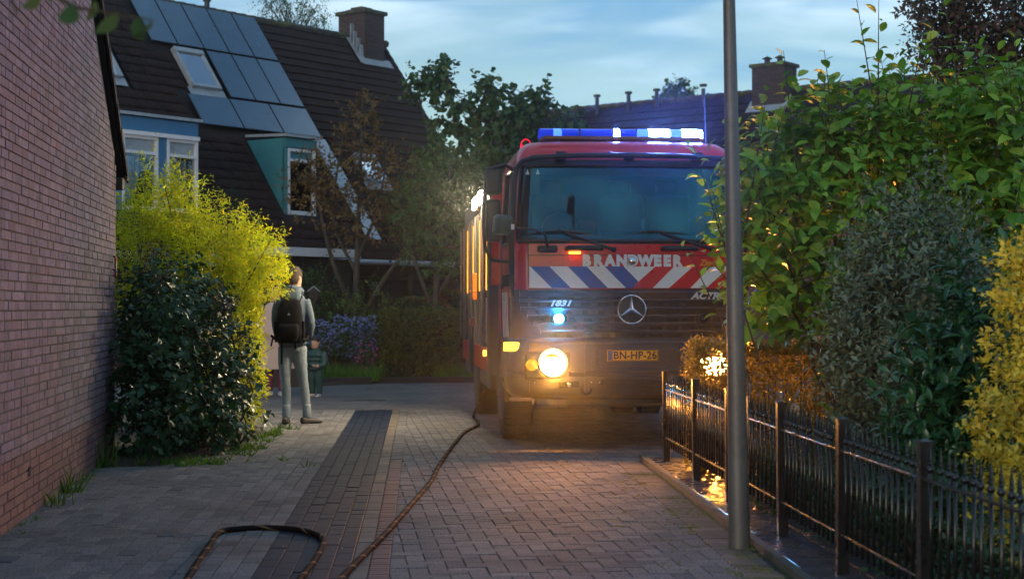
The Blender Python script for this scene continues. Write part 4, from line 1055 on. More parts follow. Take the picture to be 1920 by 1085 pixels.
# ---- mirrors (near side has two housings on tube arms)
for sgn in (-1, 1):
    Mr = empty('mirror', (0, 0, 0)); Mr.parent = T
    X = lambda x: sgn * x
    b = MB(); b.tube([(X(1.12), .2, 2.74), (X(1.22), .12, 2.80), (X(1.40), .1, 2.76), (X(1.43), .1, 2.55), (X(1.44), .1, 2.2), (X(1.42), .1, 1.98), (X(1.36), .12, 1.86), (X(1.16), .2, 1.84)], .018, 8); b.build('arm', M['black_plastic'], Mr, smooth='full')
    b = MB(); b.box((X(1.335), .13, 2.63), (.165, .13, .26)); b.build('upper_housing', M['black_plastic'], Mr, bevel=.035)
    b = MB(); b.box((X(1.34), .16, 2.25), (.155, .1, .42)); b.build('lower_housing', M['black_plastic'], Mr, bevel=.03)
    b = MB(); b.box((X(1.34), .217, 2.25), (.13, .006, .38)); b.build('mirror_glass', M['mirror'], Mr)
    if sgn < 0:
        b = MB(); b.box((-1.27, -.17, 2.19), (.19, .11, .2), Euler((.1, .05, .5)).to_matrix()); b.build('front_mirror', mat('mirror_cap', (0.04, 0.075, 0.065), .3, coat=.4), Mr, bevel=.04)
        b = MB(); b.tube([(-1.2, -.16, 2.165), (-.96, -.16, 2.15), (-.85, -.13, 2.1), (-.82, -.07, 1.98)], .013, 8); b.build('front_mirror_arm', M['black_plastic'], Mr, smooth='full')
        b = MB(); b.box((-1.175, -.22, 2.17), (.03, .03, .05)); b.build('bracket_clip', M['white_marker'], Mr)
    b = MB(); b.box((X(1.20), .28, 1.66), (.09, .06, .12)); b.build('side_lamp', M['black_plastic'], Mr, bevel=.01)

# ---- superstructure with open lockers
BW, B0, B1, BZ0, BZ1 = 1.245, 2.14, 7.6, .95, 2.78
body = MB(); body.box((0, (B0 + B1) / 2, 1.86), (1.35, B1 - B0, 1.84)); bodyo = body.build('superstructure', M['red'], T)
b = MB(); b.box((0, (B0 + B1) / 2, BZ1 - .02), (2 * BW - .06, B1 - B0, .05)); b.build('roof_deck', M['alu'], bodyo)
b = MB(); b.box((0, B0 - .02, 2.2), (2 * BW - .04, .05, 1.12)); b.box((0, B1 + .02, 1.86), (2 * BW - .02, .05, 1.8)); b.build('end_wall', M['red'], bodyo)
bays = [(2.2, 3.35), (3.45, 4.7), (4.8, 6.1), (6.2, 7.5)]
for sgn in (-1, 1):
    b = MB(); b.box((sgn * (BW - .28), (B0 + B1) / 2, 2.66), (.56, B1 - B0, .2)); b.build('cornice', M['plastic'], bodyo, bevel=.01)
    edges = [B0] + [(bays[i][1] + bays[i + 1][0]) / 2 for i in range(3)] + [B1]
    for e in edges:
        b = MB(); b.box((sgn * (BW - .29), e, 1.6), (.58, .045, 1.92)); b.build('bulkhead', M['cabin'], bodyo)
        b = MB(); b.box((sgn * (BW + .012), e - .02, 1.6), (.03, .06, 1.9)); b.build('corner_rail', M['rail'], bodyo, bevel=.006)
        b = MB(); b.tube([(sgn * (BW + .055), e - .07, 2.5), (sgn * (BW + .06), e - .07, 1.0)], .014, 6); b.build('handrail', M['rail'], bodyo)
    for i, (a, c) in enumerate(bays):
        zlo = 1.25 if i == 2 else .72
        b = MB(); b.box((sgn * (BW - .29), (a + c) / 2, zlo), (.56, c - a, .03)); b.box((sgn * (BW - .29), (a + c) / 2, 1.7), (.5, c - a, .025)); b.build('shelf', M['alu'], bodyo)
        b = MB(); b.box((sgn * (BW - .05), c - .05, 2.05), (.08, .02, .9)); b.build('locker_lamp', M['locker_led'], bodyo)
        b = MB(); b.box((sgn * (BW - .3), (a + c) / 2, 1.92), (.32, (c - a) * .6, .36)); b.box((sgn * (BW - .3), (a + c) / 2, 1.05 if i != 2 else 1.45), (.34, (c - a) * .7, .4)); b.build('stowed_gear', M['cabin'], bodyo, bevel=.02)
        b = MB(); b.box((sgn * (BW + .005), (a + c) / 2, .80 if i != 2 else 1.2), (.04, c - a - .02, .26 if i != 2 else .1)); b.build('lower_flap', M['red'], bodyo, bevel=.01)
    for yy, ll in ((3.1, 1.9), (6.9, 1.3)): b = MB(); b.box((sgn * (BW - .06), yy, .58), (.1, ll, .2)); b.build('underrun_rail', M['plastic'], bodyo, bevel=.01)
    for y in (2.9, 4.0):
        b = MB(); b.box((sgn * (BW + .02), y, 2.67), (.06, .62, .16)); p = b.build('floodlight', M['plastic'], bodyo, bevel=.01)
        b = MB(); b.box((sgn * (BW + .055), y, 2.67), (.03, .55, .125)); b.build('flood_lens', M['flood'], p)
    b = MB(); b.tube([(sgn * (BW + .02), 2.3, .88), (sgn * (BW + .06), 2.3, .88)], .035, 10); b.build('side_marker', M['amber'], bodyo)
    b = MB(); b.box((sgn * (BW + .02), 2.25, 1.25), (.02, .1, .5)); b.build('bracket_plate', M['alu'], bodyo)
# orange jacket hanging in a locker opening, with an added glow of its own
b = MB(); b.box((-(BW + .02), 4.74, 1.66), (.10, .1, .34)); b.box((-(BW + .025), 4.74, 1.60), (.11, .12, .03)); b.build('hanging_vest', emit('vest_glow', (1, .25, .02), .25, (.9, .2, .02)), bodyo, bevel=.03)
# ladder on the roof
b = MB()
for x in (-.55, -.15): b.box((x, 4.8, 2.92), (.05, 4.6, .07))
for y in np.arange(2.7, 7.0, .3): b.tube([(-.55, y, 2.92), (-.15, y, 2.92)], .016, 6)
b.build('roof_ladder', M['alu'], bodyo)

# ================================================================== fire hose
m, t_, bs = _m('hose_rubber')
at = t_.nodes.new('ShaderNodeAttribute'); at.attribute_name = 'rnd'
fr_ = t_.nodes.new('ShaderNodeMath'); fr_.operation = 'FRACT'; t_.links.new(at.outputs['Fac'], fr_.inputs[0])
cr = t_.nodes.new('ShaderNodeValToRGB'); cr.color_ramp.elements[0].position = .10; cr.color_ramp.elements[0].color = (.2, .12, .07, 1); cr.color_ramp.elements[1].position = .15; cr.color_ramp.elements[1].color = (.012, .011, .012, 1)  # warm light glints on the ridges, painted in as a tan spiral
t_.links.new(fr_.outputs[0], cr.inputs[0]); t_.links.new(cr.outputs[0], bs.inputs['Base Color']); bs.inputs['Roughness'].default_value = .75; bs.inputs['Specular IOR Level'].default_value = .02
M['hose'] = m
def gnd(px, py): y = 1.4 * 2933 / (py - 575); return Vector(((px - 960) / 2933 * y, y, 0))
def catmull(P, n=10):
    P = [P[0] * 2 - P[1]] + P + [P[-1] * 2 - P[-2]]; o = []
    for i in range(1, len(P) - 2):
        for k in range(n):
            s = k / n; a, b, c, d = P[i - 1], P[i], P[i + 1], P[i + 2]
            o.append(.5 * ((2 * b) + (c - a) * s + (2 * a - 5 * b + 4 * c - d) * s * s + (3 * b - a - 3 * c + d) * s ** 3))
    o.append(P[-2]); return o
def hose(path, name, label, r=.0175):
    pts = catmull(path, 12); seg = 14; V = []; Fc = []; Rn = []; L = 0; prev = None
    for i, p in enumerate(pts):
        t = (pts[min(i + 1, len(pts) - 1)] - pts[max(0, i - 1)]).normalized()
        if i: L += (p - pts[i - 1]).length
        a = t.cross(Vector((0, 0, 1))).normalized(); c = a.cross(t)
        for k in range(seg + 1):
            th = 2 * math.pi * k / seg; q = p + Vector((0, 0, r)) + (a * math.cos(th) + c * math.sin(th)) * r
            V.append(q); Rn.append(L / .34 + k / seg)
    n = seg + 1
    Fc = [(i * n + k, i * n + k + 1, (i + 1) * n + k + 1, (i + 1) * n + k) for i in range(len(pts) - 1) for k in range(seg)]
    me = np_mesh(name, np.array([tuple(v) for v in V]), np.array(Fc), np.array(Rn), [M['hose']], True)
    o = link(bpy.data.objects.new(name, me)); return tag(o, label, 'hose')
w2 = T.matrix_basis
hs = w2 @ Vector((-1.2, 3.2, .45)); hs2 = w2 @ Vector((-1.3, 2.6, 0.0))
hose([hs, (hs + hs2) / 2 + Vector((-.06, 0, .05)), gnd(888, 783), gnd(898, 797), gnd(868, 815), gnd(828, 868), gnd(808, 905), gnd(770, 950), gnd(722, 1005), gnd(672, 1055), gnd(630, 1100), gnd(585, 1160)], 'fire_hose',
     'black hose with warm light glints painted as tan flecks running from the fire engine down the lane')
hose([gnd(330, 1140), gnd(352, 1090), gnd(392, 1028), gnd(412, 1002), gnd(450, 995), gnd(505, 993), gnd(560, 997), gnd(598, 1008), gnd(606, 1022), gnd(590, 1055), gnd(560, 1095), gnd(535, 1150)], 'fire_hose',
     'black hose with warm light glints painted as tan flecks lying in an open loop across the dark strip')
# ================================================================== foliage tools
def leaf_template(kind):
    if kind == 'ovate':      # broad leaf, folded and arched, 8 faces -> tris
        v = np.array([(0, 0, 0), (-.30, .18, .05), (0, .2, .0), (.30, .18, .05), (-.5, .48, .07), (0, .5, -.01), (.5, .48, .07), (-.34, .78, .0), (0, .8, -.08), (.34, .78, .0), (0, 1.05, -.2)])
        f = np.array([(0, 2, 1), (0, 3, 2), (1, 2, 5), (1, 5, 4), (2, 3, 6), (2, 6, 5), (4, 5, 8), (4, 8, 7), (5, 6, 9), (5, 9, 8), (7, 8, 10), (8, 9, 10)])
    elif kind == 'leaf6':    # medium leaf
        v = np.array([(0, 0, 0), (-.5, .42, .1), (0, .45, 0), (.5, .42, .1), (0, 1.0, -.12)])
        f = np.array([(0, 2, 1), (0, 3, 2), (1, 2, 4), (2, 3, 4)])
    elif kind == 'round':
        v = np.array([(0, 0, 0), (-.5, .25, .04), (.5, .25, .04), (-.5, .7, .02), (.5, .7, .02), (0, 1, -.1)])
        f = np.array([(0, 2, 1), (1, 2, 4), (1, 4, 3), (3, 4, 5)])
    else:                    # 'blade'
        v = np.array([(-.5, 0, 0), (.5, 0, 0), (.35, .55, .05), (-.35, .55, .05), (0, 1, -.12)])
        f = np.array([(0, 1, 2), (0, 2, 3), (3, 2, 4)])
    return v.astype(float), f
def norm(a): return a / (np.linalg.norm(a, axis=1, keepdims=True) + 1e-9)
def leaves_geo(P, D, N, L, W, kind, rnd=None):
    v, f = leaf_template(kind); n = len(P)
    D = norm(D); X = norm(np.cross(D, N)); Z = np.cross(X, D)
    V = P[:, None, :] + X[:, None, :] * (v[None, :, 0:1] * W[:, None, None]) + D[:, None, :] * (v[None, :, 1:2] * L[:, None, None]) + Z[:, None, :] * (v[None, :, 2:3] * L[:, None, None])
    F = f[None] + (np.arange(n) * len(v))[:, None, None]
    r = RNG.random(n) if rnd is None else rnd
    return V.reshape(-1, 3), F.reshape(-1, 3), np.repeat(r, len(v)), (X, D, Z)
def foliage(name, geos, m, parent, smooth=False, kind=None):
    V = []; F = []; Rr = []; o = 0
    for a, b, c in geos: V.append(a); F.append(b + o); Rr.append(c); o += len(a)
    me = np_mesh(name, np.concatenate(V), np.concatenate(F), np.concatenate(Rr), [m], smooth)
    ob = link(bpy.data.objects.new(name, me), parent)
    if kind: ob['kind'] = kind
    return ob
def ell_points(ells, n, inner=.62, lump=.16, seed=0):
    """points in the outer shell of a set of ellipsoids, with a lumpy outline; returns points and outward normals"""
    rg = np.random.default_rng(seed + 5)
    vol = np.array([e[3] * e[4] * e[5] for e in ells]) ** .67; pick = rg.choice(len(ells), n, p=vol / vol.sum())
    E = np.array(ells, float)[pick]; d = norm(rg.normal(size=(n, 3)))
    ph = rg.random(6) * 6
    bump = 1 + lump * (np.sin(d[:, 0] * 5 + ph[0] + pick) * np.sin(d[:, 1] * 6 + ph[1]) + .7 * np.sin(d[:, 2] * 7 + ph[2] + pick * 2) * np.sin(d[:, 0] * 8 + ph[3]))
    r = (inner + (1 - inner) * rg.random(n) ** .6) * bump
    P = E[:, :3] + d * E[:, 3:6] * r[:, None]
    Nn = norm(d / E[:, 3:6])
    return P, Nn, rg
def shoot_leaves(P, Nn, rg, k, length, up, leaf_l, aspect, spread=.9, rand=.5, droop=0.0, back=.3, var=.35):
    """each point grows a shoot carrying k leaves in a spiral"""
    n = len(P); S = norm(Nn + np.array([0, 0, up]) + rg.normal(size=(n, 3)) * rand)
    a = norm(np.cross(S, rg.normal(size=(n, 3)))); b = np.cross(S, a)
    Ps, Ds, Ns, Ls = [], [], [], []
    ph = rg.random(n) * 6.28; ln = length * (.6 + .8 * rg.random(n))
    for i in range(k):
        t = (i + .5) / k; th = ph + i * 2.4
        rad = a * np.cos(th)[:, None] + b * np.sin(th)[:, None]
        p = P + S * (ln * (t - back))[:, None]
        sp = spread * (1.15 - .55 * t)
        D = norm(S * (1 - .5 * sp) + rad * sp + np.array([0, 0, -droop]) + rg.normal(size=(n, 3)) * .15)
        Ps.append(p + rg.normal(size=(n, 3)) * leaf_l * .08); Ds.append(D); Ns.append(norm(S * .7 + np.array([0, 0, .6]) - rad * .2 + rg.normal(size=(n, 3)) * .25)); Ls.append(leaf_l * (1 - var + 2 * var * rg.random(n)) * (1.05 - .45 * t))
    Ps, Ds, Ns, Ls = [np.concatenate(x) for x in (Ps, Ds, Ns, Ls)]
    return Ps, Ds, Ns, Ls, Ls * aspect, (S, ln)
def stems(b, base, tips, r0=.02, r1=.004, rg=None, wob=.12, seg=5):
    for tp in tips:
        s = Vector(base) + Vector((random.gauss(0, .06), random.gauss(0, .06), 0)); e = Vector(tp); mid = s.lerp(e, .5) + Vector((random.gauss(0, wob), random.gauss(0, wob), .15 * (e - s).length * .5))
        b.tube([s, s.lerp(mid, .55), mid, mid.lerp(e, .6), e], [r0, r0 * .8, r0 * .6, r0 * .4, r1], seg, False)
def clipY(P, *arr): return (P,) + arr

LM = {
 'big': leafmat('big_leaf', [(0.09712, 0.2498, 0.04045), (0.136, 0.3211, 0.04495), (0.2136, 0.428, 0.04944), (0.1165, 0.2735, 0.04495), (0.2912, 0.4755, 0.05619), (0.1748, 0.2378, 0.03371)], .42, .26),
 'ela': leafmat('grey_leaf', [(0.1166, 0.175, 0.1211), (0.175, 0.2333, 0.1677), (0.0972, 0.1459, 0.09315), (0.2333, 0.2626, 0.1677), (0.1264, 0.1944, 0.1304), (0.1944, 0.1654, 0.07452)], .38, .15, .5),
 'laurel': leafmat('laurel_leaf', [(0.01872, 0.078, 0.03432), (0.0312, 0.117, 0.04368), (0.0468, 0.1404, 0.0468), (0.0234, 0.0858, 0.0468)], .25, .15, .6),
 'gold': leafmat('golden_leaf', [(0.8311, 0.5713, 0.05741), (0.9, 0.7271, 0.07658), (0.6562, 0.5195, 0.06379), (0.9, 0.7791, 0.1276), (0.2188, 0.277, 0.05103), (0.9, 0.6233, 0.06379)], .5, .3),
 'ivy': leafmat('dark_glossy_leaf', [(0.0132, 0.05175, 0.01875), (0.0242, 0.0805, 0.0315), (0.0176, 0.06325, 0.0225), (0.0385, 0.09775, 0.04125), (0.022, 0.069, 0.015)], .42, .12, .4),
 'purple': leafmat('purple_leaf', [(0.05, 0.018, 0.03), (0.075, 0.03, 0.045), (0.04, 0.02, 0.03), (0.09, 0.05, 0.06)], .45, .2),
 'lime': leafmat('lime_leaf', [(0.366, 0.4685, 0.00976), (0.5032, 0.571, 0.0122), (0.427, 0.5124, 0.0122), (0.61, 0.5563, 0.01464), (0.305, 0.4246, 0.0122), (0.671, 0.5124, 0.0122)], .5, .45),
 'hedge': leafmat('hedge_leaf', [(0.07, 0.10, 0.02), (0.10, 0.12, 0.025), (0.05, 0.08, 0.02), (0.12, 0.10, 0.025), (0.14, 0.11, 0.03)], .5, .25),
 'copper': leafmat('copper_hedge_leaf', [(0.16, 0.13, 0.02), (0.24, 0.19, 0.03), (0.12, 0.11, 0.02), (0.28, 0.2, 0.03)], .35, .5),
 'brown': leafmat('autumn_leaf', [(0.15, 0.0924, 0.0375), (0.21, 0.126, 0.045), (0.12, 0.1008, 0.0375), (0.255, 0.1176, 0.045), (0.135, 0.126, 0.0375)], .6, .3),
 'olive': leafmat('olive_leaf', [(0.07, 0.1421, 0.0308), (0.105, 0.1421, 0.035), (0.056, 0.1319, 0.035), (0.126, 0.1522, 0.042), (0.049, 0.1218, 0.0308)], .55, .25),
 'deep': leafmat('deep_green_leaf', [(0.0286, 0.0845, 0.026), (0.05005, 0.1183, 0.0325), (0.0715, 0.1436, 0.0325), (0.03575, 0.09295, 0.0234), (0.1287, 0.169, 0.039)], .45, .25),
 'conifer': leafmat('cypress_leaf', [(0.012, 0.045, 0.028), (0.02, 0.06, 0.035)], .6, .1),
 'fresh': leafmat('fresh_leaf', [(0.10, 0.16, 0.035), (0.15, 0.20, 0.05), (0.12, 0.17, 0.04), (0.08, 0.13, 0.03)], .5, .3),
 'grass': leafmat('grass_leaf', [(0.07, 0.16, 0.015), (0.10, 0.21, 0.02), (0.06, 0.13, 0.015)], .5, .35),
 'fern': leafmat('sumac_leaf', [(0.10, 0.14, 0.03), (0.13, 0.17, 0.04), (0.16, 0.07, 0.035), (0.2, 0.06, 0.045), (0.11, 0.15, 0.035)], .5, .3),
 'herb': leafmat('feathery_leaf', [(0.07, 0.075, 0.02), (0.10, 0.10, 0.03), (0.12, 0.09, 0.03)], .6, .3),
 'aster': leafmat('aster_petal', [(0.2, 0.22, 0.55), (0.28, 0.27, 0.62), (0.18, 0.21, 0.5), (0.34, 0.32, 0.66)], .6, .3),
 'pink': leafmat('pink_petal', [(0.55, 0.08, 0.32), (0.62, 0.14, 0.4)], .6, .3),
 'redtree': leafmat('reddish_leaf', [(0.07, 0.03, 0.02), (0.09, 0.04, 0.025), (0.05, 0.05, 0.02), (0.06, 0.07, 0.02)], .5, .25),
 'near': leafmat('near_leaf', [(0.04, 0.09, 0.015), (0.05, 0.11, 0.02), (0.09, 0.11, 0.02)], .5, .4),
}

def shrub(name, label, cat, base, ells, n, k, length, up, leaf_l, aspect, kind, m, seed, group=None, rand=.5, droop=0.0, spread=.9, inner=.62, lump=.16, core=0, nst=14, smooth=False, zmin=.03, lim=None, var=.48, stem_r=.014):
    t = empty(name, base, 0, label, cat, group)
    P, Nn, rg = ell_points(ells, n, inner, lump, seed)
    if core:
        Pc, Nc, _ = ell_points([tuple(e[:3]) + tuple(x * .75 for x in e[3:]) for e in ells], core, .2, .1, seed + 1); P = np.concatenate([P, Pc]); Nn = np.concatenate([Nn, Nc])
    ok = P[:, 2] > zmin
    if lim is not None: ok &= lim(P)
    P, Nn = P[ok], Nn[ok]
    Ps, Ds, Ns, Ls, Ws, (S, ln) = shoot_leaves(P, Nn, rg, k, length, up, leaf_l, aspect, spread, rand, droop, var=var)
    ok = Ps[:, 2] > zmin
    if lim is not None: ok &= lim(Ps)
    Ps, Ds, Ns, Ls, Ws = Ps[ok], Ds[ok], Ns[ok], Ls[ok], Ws[ok]
    bs_ = np.array(base)
    V, F, r, fr = leaves_geo(Ps - bs_, Ds, Ns, Ls, Ws, kind)
    foliage('foliage', [(V, F, r)], m, t, smooth)
    b = MB(); idx = rg.choice(len(P), min(nst, len(P)), replace=False)
    stems(b, (0, 0, 0), [tuple(P[i] - bs_) for i in idx], stem_r, .003)
    for i in rg.choice(len(P), min(len(P), nst * 6), replace=False):      # the shoots themselves
        p = P[i] - bs_; b.tube([p - S[i] * ln[i] * .4, p + S[i] * ln[i] * .65], [.004, .0015], 4, False)
    b.build('stem', M['twig'], t)
    return t

# ------------------------------------------------------------------ right side, behind the fence
def fence_lim(off): return lambda P: P[:, 0] > 1.38 + (14 - P[:, 1]) * .0543 + off
# large-leaved shrub: the leaves that show largest are pieces of their own
BS = empty('large_leaved_shrub', (2.7, 11.7, 0), 0, 'tall shrub with large broad green leaves rising above the fence beside the lamp post', 'shrub')
ells = [(2.35, 11.7, 1.9, .72, .55, 1.05), (2.95, 11.8, 2.2, .85, .55, 1.0), (3.6, 11.6, 2.15, .75, .55, 1.05), (2.5, 12.0, .95, .75, .5, .8), (1.88, 11.6, 2.05, .35, .35, .72)]
P, Nn, rg = ell_points(ells, 1350, .5, .12, 3)
ok = (P[:, 2] > np.where(P[:, 0] < 2.5, 1.2, .5)) & fence_lim(-.1)(P); P, Nn = P[ok], Nn[ok]
Ps, Ds, Ns, Ls, Ws, (S, ln) = shoot_leaves(P, Nn, rg, 6, .34, 1.1, .145, .62, 1.0, .35, .18)
# upright leaders above the crown and a few sprays past the lamp post
LP_, LD = [], []
for (x, y, z, h) in [(2.05, 11.4, 2.65, .45), (2.35, 11.5, 2.85, .55), (2.62, 11.4, 3.0, .62), (2.72, 11.6, 3.1, .5), (2.95, 11.5, 3.0, .5), (3.25, 11.4, 3.05, .58), (3.5, 11.5, 2.95, .5), (3.75, 11.5, 2.9, .5), (1.75, 11.3, 2.35, .4), (1.55, 11.2, 1.75, .3), (1.48, 11.25, 2.0, .3), (1.62, 11.2, 1.5, .3), (1.5, 11.2, 1.3, .25)]:
    LP_.append((x, y, z)); LD.append((random.gauss(0, .12) - (.35 if x < 1.7 else 0), random.gauss(0, .12), 1.0))
LPn = np.array(LP_); LDn = np.array(LD)
Ps2, Ds2, Ns2, Ls2, Ws2, (S2, ln2) = shoot_leaves(LPn, LDn, rg, 9, .55, .3, .125, .6, .95, .12, .12, back=.1)
Ps, Ds, Ns, Ls, Ws = [np.concatenate(x) for x in ((Ps2, Ps), (Ds2, Ds), (Ns2, Ns), (Ls2, Ls), (Ws2, Ws))]
bs_ = np.array((2.7, 11.7, 0)); V, F, r, fr = leaves_geo(Ps - bs_, Ds, Ns, Ls, Ws, 'ovate')
nl = len(Ps); score = Ls - .16 * (Ps[:, 1] - 11.0); score[:len(Ps2)] += .06
obj_i = np.argsort(-score)[:300]; mask = np.ones(nl, bool); mask[obj_i] = False
tv, tf = leaf_template('ovate'); lms = []
for vv in range(4):
    t2 = tv.copy(); t2[:, 2] *= (.7 + .4 * vv); t2[:, 0] *= (.52 + .06 * vv); me = np_mesh('leaf', t2, tf, np.zeros(len(tv)), [LM['big']], True); lms.append(me)
X, D, Z = fr
for i in obj_i:
    o = link(bpy.data.objects.new('leaf', lms[int(i) % 4]), BS)
    o.matrix_local = Matrix.Translation(Ps[i] - bs_) @ Matrix((X[i] * Ls[i], D[i] * Ls[i], Z[i] * Ls[i])).transposed().to_4x4()
nv = len(tv)
V, F, r, _ = leaves_geo(Ps[mask] - bs_, Ds[mask], Ns[mask], Ls[mask], Ws[mask], 'ovate')
foliage('foliage', [(V, F, r)], LM['big'], BS, True, 'stuff')
b = MB(); stems(b, (0, 0, 0), [tuple(P[i] - bs_) for i in rg.choice(len(P), 40, replace=False)], .022, .004)
for i in range(len(LPn)): p = LPn[i] - bs_; b.tube([p - S2[i] * .5, p, p + S2[i] * ln2[i] * .9], [.009, .006, .002], 5, False)
for i in range(0, len(P), 3): p = P[i] - bs_; b.tube([p - S[i] * .15, p + S[i] * ln[i] * .7], [.005, .002], 4, False)
b.build('stem', M['twig'], BS)

shrub('grey_leaved_shrub', 'dense shrub with small grey green leaves in front of the large leaved shrub', 'shrub', (2.5, 9.75, 0),
      [(2.5, 9.75, 1.30, .50, .42, .92), (2.62, 9.8, 1.0, .52, .45, .95), (2.32, 9.7, 1.05, .40, .4, .75)], 2300, 9, .2, .7, .056, .45, 'leaf6', LM['ela'], 21, rand=.45, core=700, lim=fence_lim(.12), nst=18)
shrub('laurel_shrub', 'glossy dark green laurel between the grey shrub and the golden shrub', 'shrub', (2.42, 8.55, 0),
      [(2.42, 8.55, .85, .32, .32, .78), (2.3, 8.5, .5, .3, .3, .5), (2.6, 8.6, 1.0, .3, .3, .7)], 330, 7, .2, .7, .10, .42, 'ovate', LM['laurel'], 22, rand=.45, droop=.1, core=260, lim=fence_lim(.1), smooth=True)
shrub('golden_shrub', 'golden yellow variegated shrub at the frame edge behind the fence', 'shrub', (2.62, 7.5, 0),
      [(2.62, 7.5, 1.0, .34, .42, 1.0), (2.64, 7.5, .6, .42, .42, .65), (2.72, 7.5, 1.45, .3, .36, .62)], 1700, 8, .12, .55, .046, .55, 'leaf6', LM['gold'], 23, rand=.5, core=500, lim=fence_lim(.1))
def box_hedge(name, label, X0, X1, Y0, Y1, Z1, n, leaf_l, m, seed, core):
    t = empty(name, ((X0 + X1) / 2, (Y0 + Y1) / 2, 0), 0, label, 'hedge'); rg = np.random.default_rng(seed); bs_ = np.array(((X0 + X1) / 2, (Y0 + Y1) / 2, 0))
    P = np.c_[rg.uniform(X0, X1, n), rg.uniform(Y0, Y1, n), rg.uniform(.05, Z1, n)]
    side = rg.integers(0, 10, n); f_ = side < 5; t_s = (side >= 5) & (side < 7); l_s = side == 7
    P[f_, 1] = Y0 + np.abs(rg.normal(size=f_.sum())) * .05; P[t_s, 2] = Z1 - np.abs(rg.normal(size=t_s.sum())) * .05; P[l_s, 0] = X0 + np.abs(rg.normal(size=l_s.sum())) * .05
    P += rg.normal(size=(n, 3)) * .02
    Nn = rg.normal(size=(n, 3)) * .4; Nn[f_, 1] = -1; Nn[t_s, 2] = 1; Nn[l_s, 0] = -1
    Ps, Ds, Ns, Ls, Ws, (S, ln) = shoot_leaves(P, Nn, rg, 4, .09, .4, leaf_l, .6, .9, .6)
    V, F, r, _ = leaves_geo(Ps - bs_, Ds, Ns, Ls, Ws, 'leaf6'); foliage('foliage', [(V, F, r)], m, t)
    b = MB()
    if core: b.box((0, .08, Z1 * .45), (X1 - X0 - .3, Y1 - Y0 - .35, Z1 * .85))
    for i in range(0, n, max(1, n // 160)): p = P[i] - bs_; b.tube([(p[0] * .9, p[1] * .5, 0), (p[0], p[1] * .8, p[2] * .6), tuple(p)], [.009, .006, .002], 4, False)
    b.build('stem', M['twig'], t)
box_hedge('copper_hedge', 'clipped low golden brown hedge lit from behind by the headlight at the fence end', 1.50, 3.0, 12.8, 13.35, 1.08, 4600, .042, LM['copper'], 24, False)
shrub('feathery_herb', 'low feathery brownish herb behind the middle of the fence', 'plant', (1.95, 10.9, 0),
      [(1.85, 11.0, .38, .32, .6, .34), (2.15, 10.6, .38, .35, .6, .36)], 500, 8, .22, 1.4, .05, .12, 'blade', LM['herb'], 25, rand=.5, lim=fence_lim(.06))
shrub('ivy_bank', 'dark low ivy filling the bed behind the near part of the fence', 'ivy', (2.15, 8.0, 0),
      [(2.05, 9.3, .22, .35, .9, .35), (2.15, 7.8, .22, .34, .9, .36), (2.2, 6.4, .22, .34, .9, .36), (2.05, 10.6, .2, .4, .8, .3), (2.6, 5.8, .3, .5, .8, .4)], 900, 6, .16, .7, .055, .7, 'leaf6', LM['ivy'], 26, rand=.6, core=300, lim=fence_lim(.05))

# ------------------------------------------------------------------ left side
def left_lim(P): return ~((P[:, 1] < 15.0) & (P[:, 0] < -3.13 - .123 * (P[:, 1] - 9.55) + .06))
shrub('dark_glossy_shrub', 'dark glossy ivy-like bush at the corner of the brick wall', 'shrub', (-3.2, 15.2, 0),
      [(-3.25, 15.1, .95, .62, .95, .95), (-3.35, 15.3, 1.3, .5, .7, .62), (-2.95, 15.2, .55, .5, .8, .6), (-3.3, 14.4, .5, .45, .55, .65)], 950, 6, .2, .3, .085, .72, 'leaf6', LM['ivy'], 31, rand=.55, droop=.35, core=500, lim=left_lim)
shrub('purple_shrub', 'purple leaved bush between the dark bush and the lime shrub', 'shrub', (-2.85, 15.6, 0),
      [(-2.86, 15.3, 1.1, .22, .3, .52), (-3.55, 15.0, 1.78, .3, .3, .22), (-2.75, 15.6, .8, .2, .3, .5)], 420, 8, .14, .8, .035, .5, 'leaf6', LM['purple'], 32, rand=.5)
shrub('lime_shrub', 'tall bright yellow green shrub above the dark bush beside the man', 'shrub', (-3.4, 17.6, 0),
      [(-3.9, 17.8, 2.45, .36, .5, .55), (-3.3, 17.5, 1.85, .62, .6, .72), (-2.85, 17.4, 1.75, .40, .5, .52), (-4.35, 17.6, 2.0, .35, .5, .7), (-3.1, 17.3, 1.1, .5, .5, .75), (-2.85, 17.4, .6, .22, .5, .6), (-3.8, 17.6, 1.6, .5, .6, .7)], 3000, 9, .28, .5, .07, .3, 'leaf6', LM['lime'], 33, rand=.6, droop=.2, core=700, lump=.22, inner=.5, nst=26, stem_r=.02, lim=lambda P: P[:, 0] < np.where(P[:, 2] < 1.5, -2.78, -2.5))

def tuft(b_list, c, n, h, spread, w_, rg, lean=.5):
    P = np.array(c) + np.c_[rg.normal(size=(n, 2)) * spread, np.zeros(n)]
    D = norm(np.c_[rg.normal(size=(n, 2)) * lean, np.ones(n)]); N = norm(np.c_[rg.normal(size=(n, 2)), np.full(n, .3)])
    L = h * (.5 + rg.random(n)); V, F, r, _ = leaves_geo(P, D, N, L, np.full(n, w_), 'blade'); b_list.append((V, F, r))
rg = np.random.default_rng(77)
for (t, h, n, lab) in ((4.15, .26, 40, 'largest tuft of grass at the foot of the brick wall, beside the dark bush'), (2.3, .22, 26, 'middle tuft of grass growing at the foot of the brick wall'), (1.55, .17, 22, 'grass tuft nearest the camera at the foot of the brick wall')):
    c = Wp(t, 0, .07); gl = []; tuft(gl, (0, 0, -.01), n, h, .05, .014, rg, .45); o = foliage('grass_tuft', gl, LM['grass'], None); o.location = c; tag(o, lab, 'grass')
gl = []
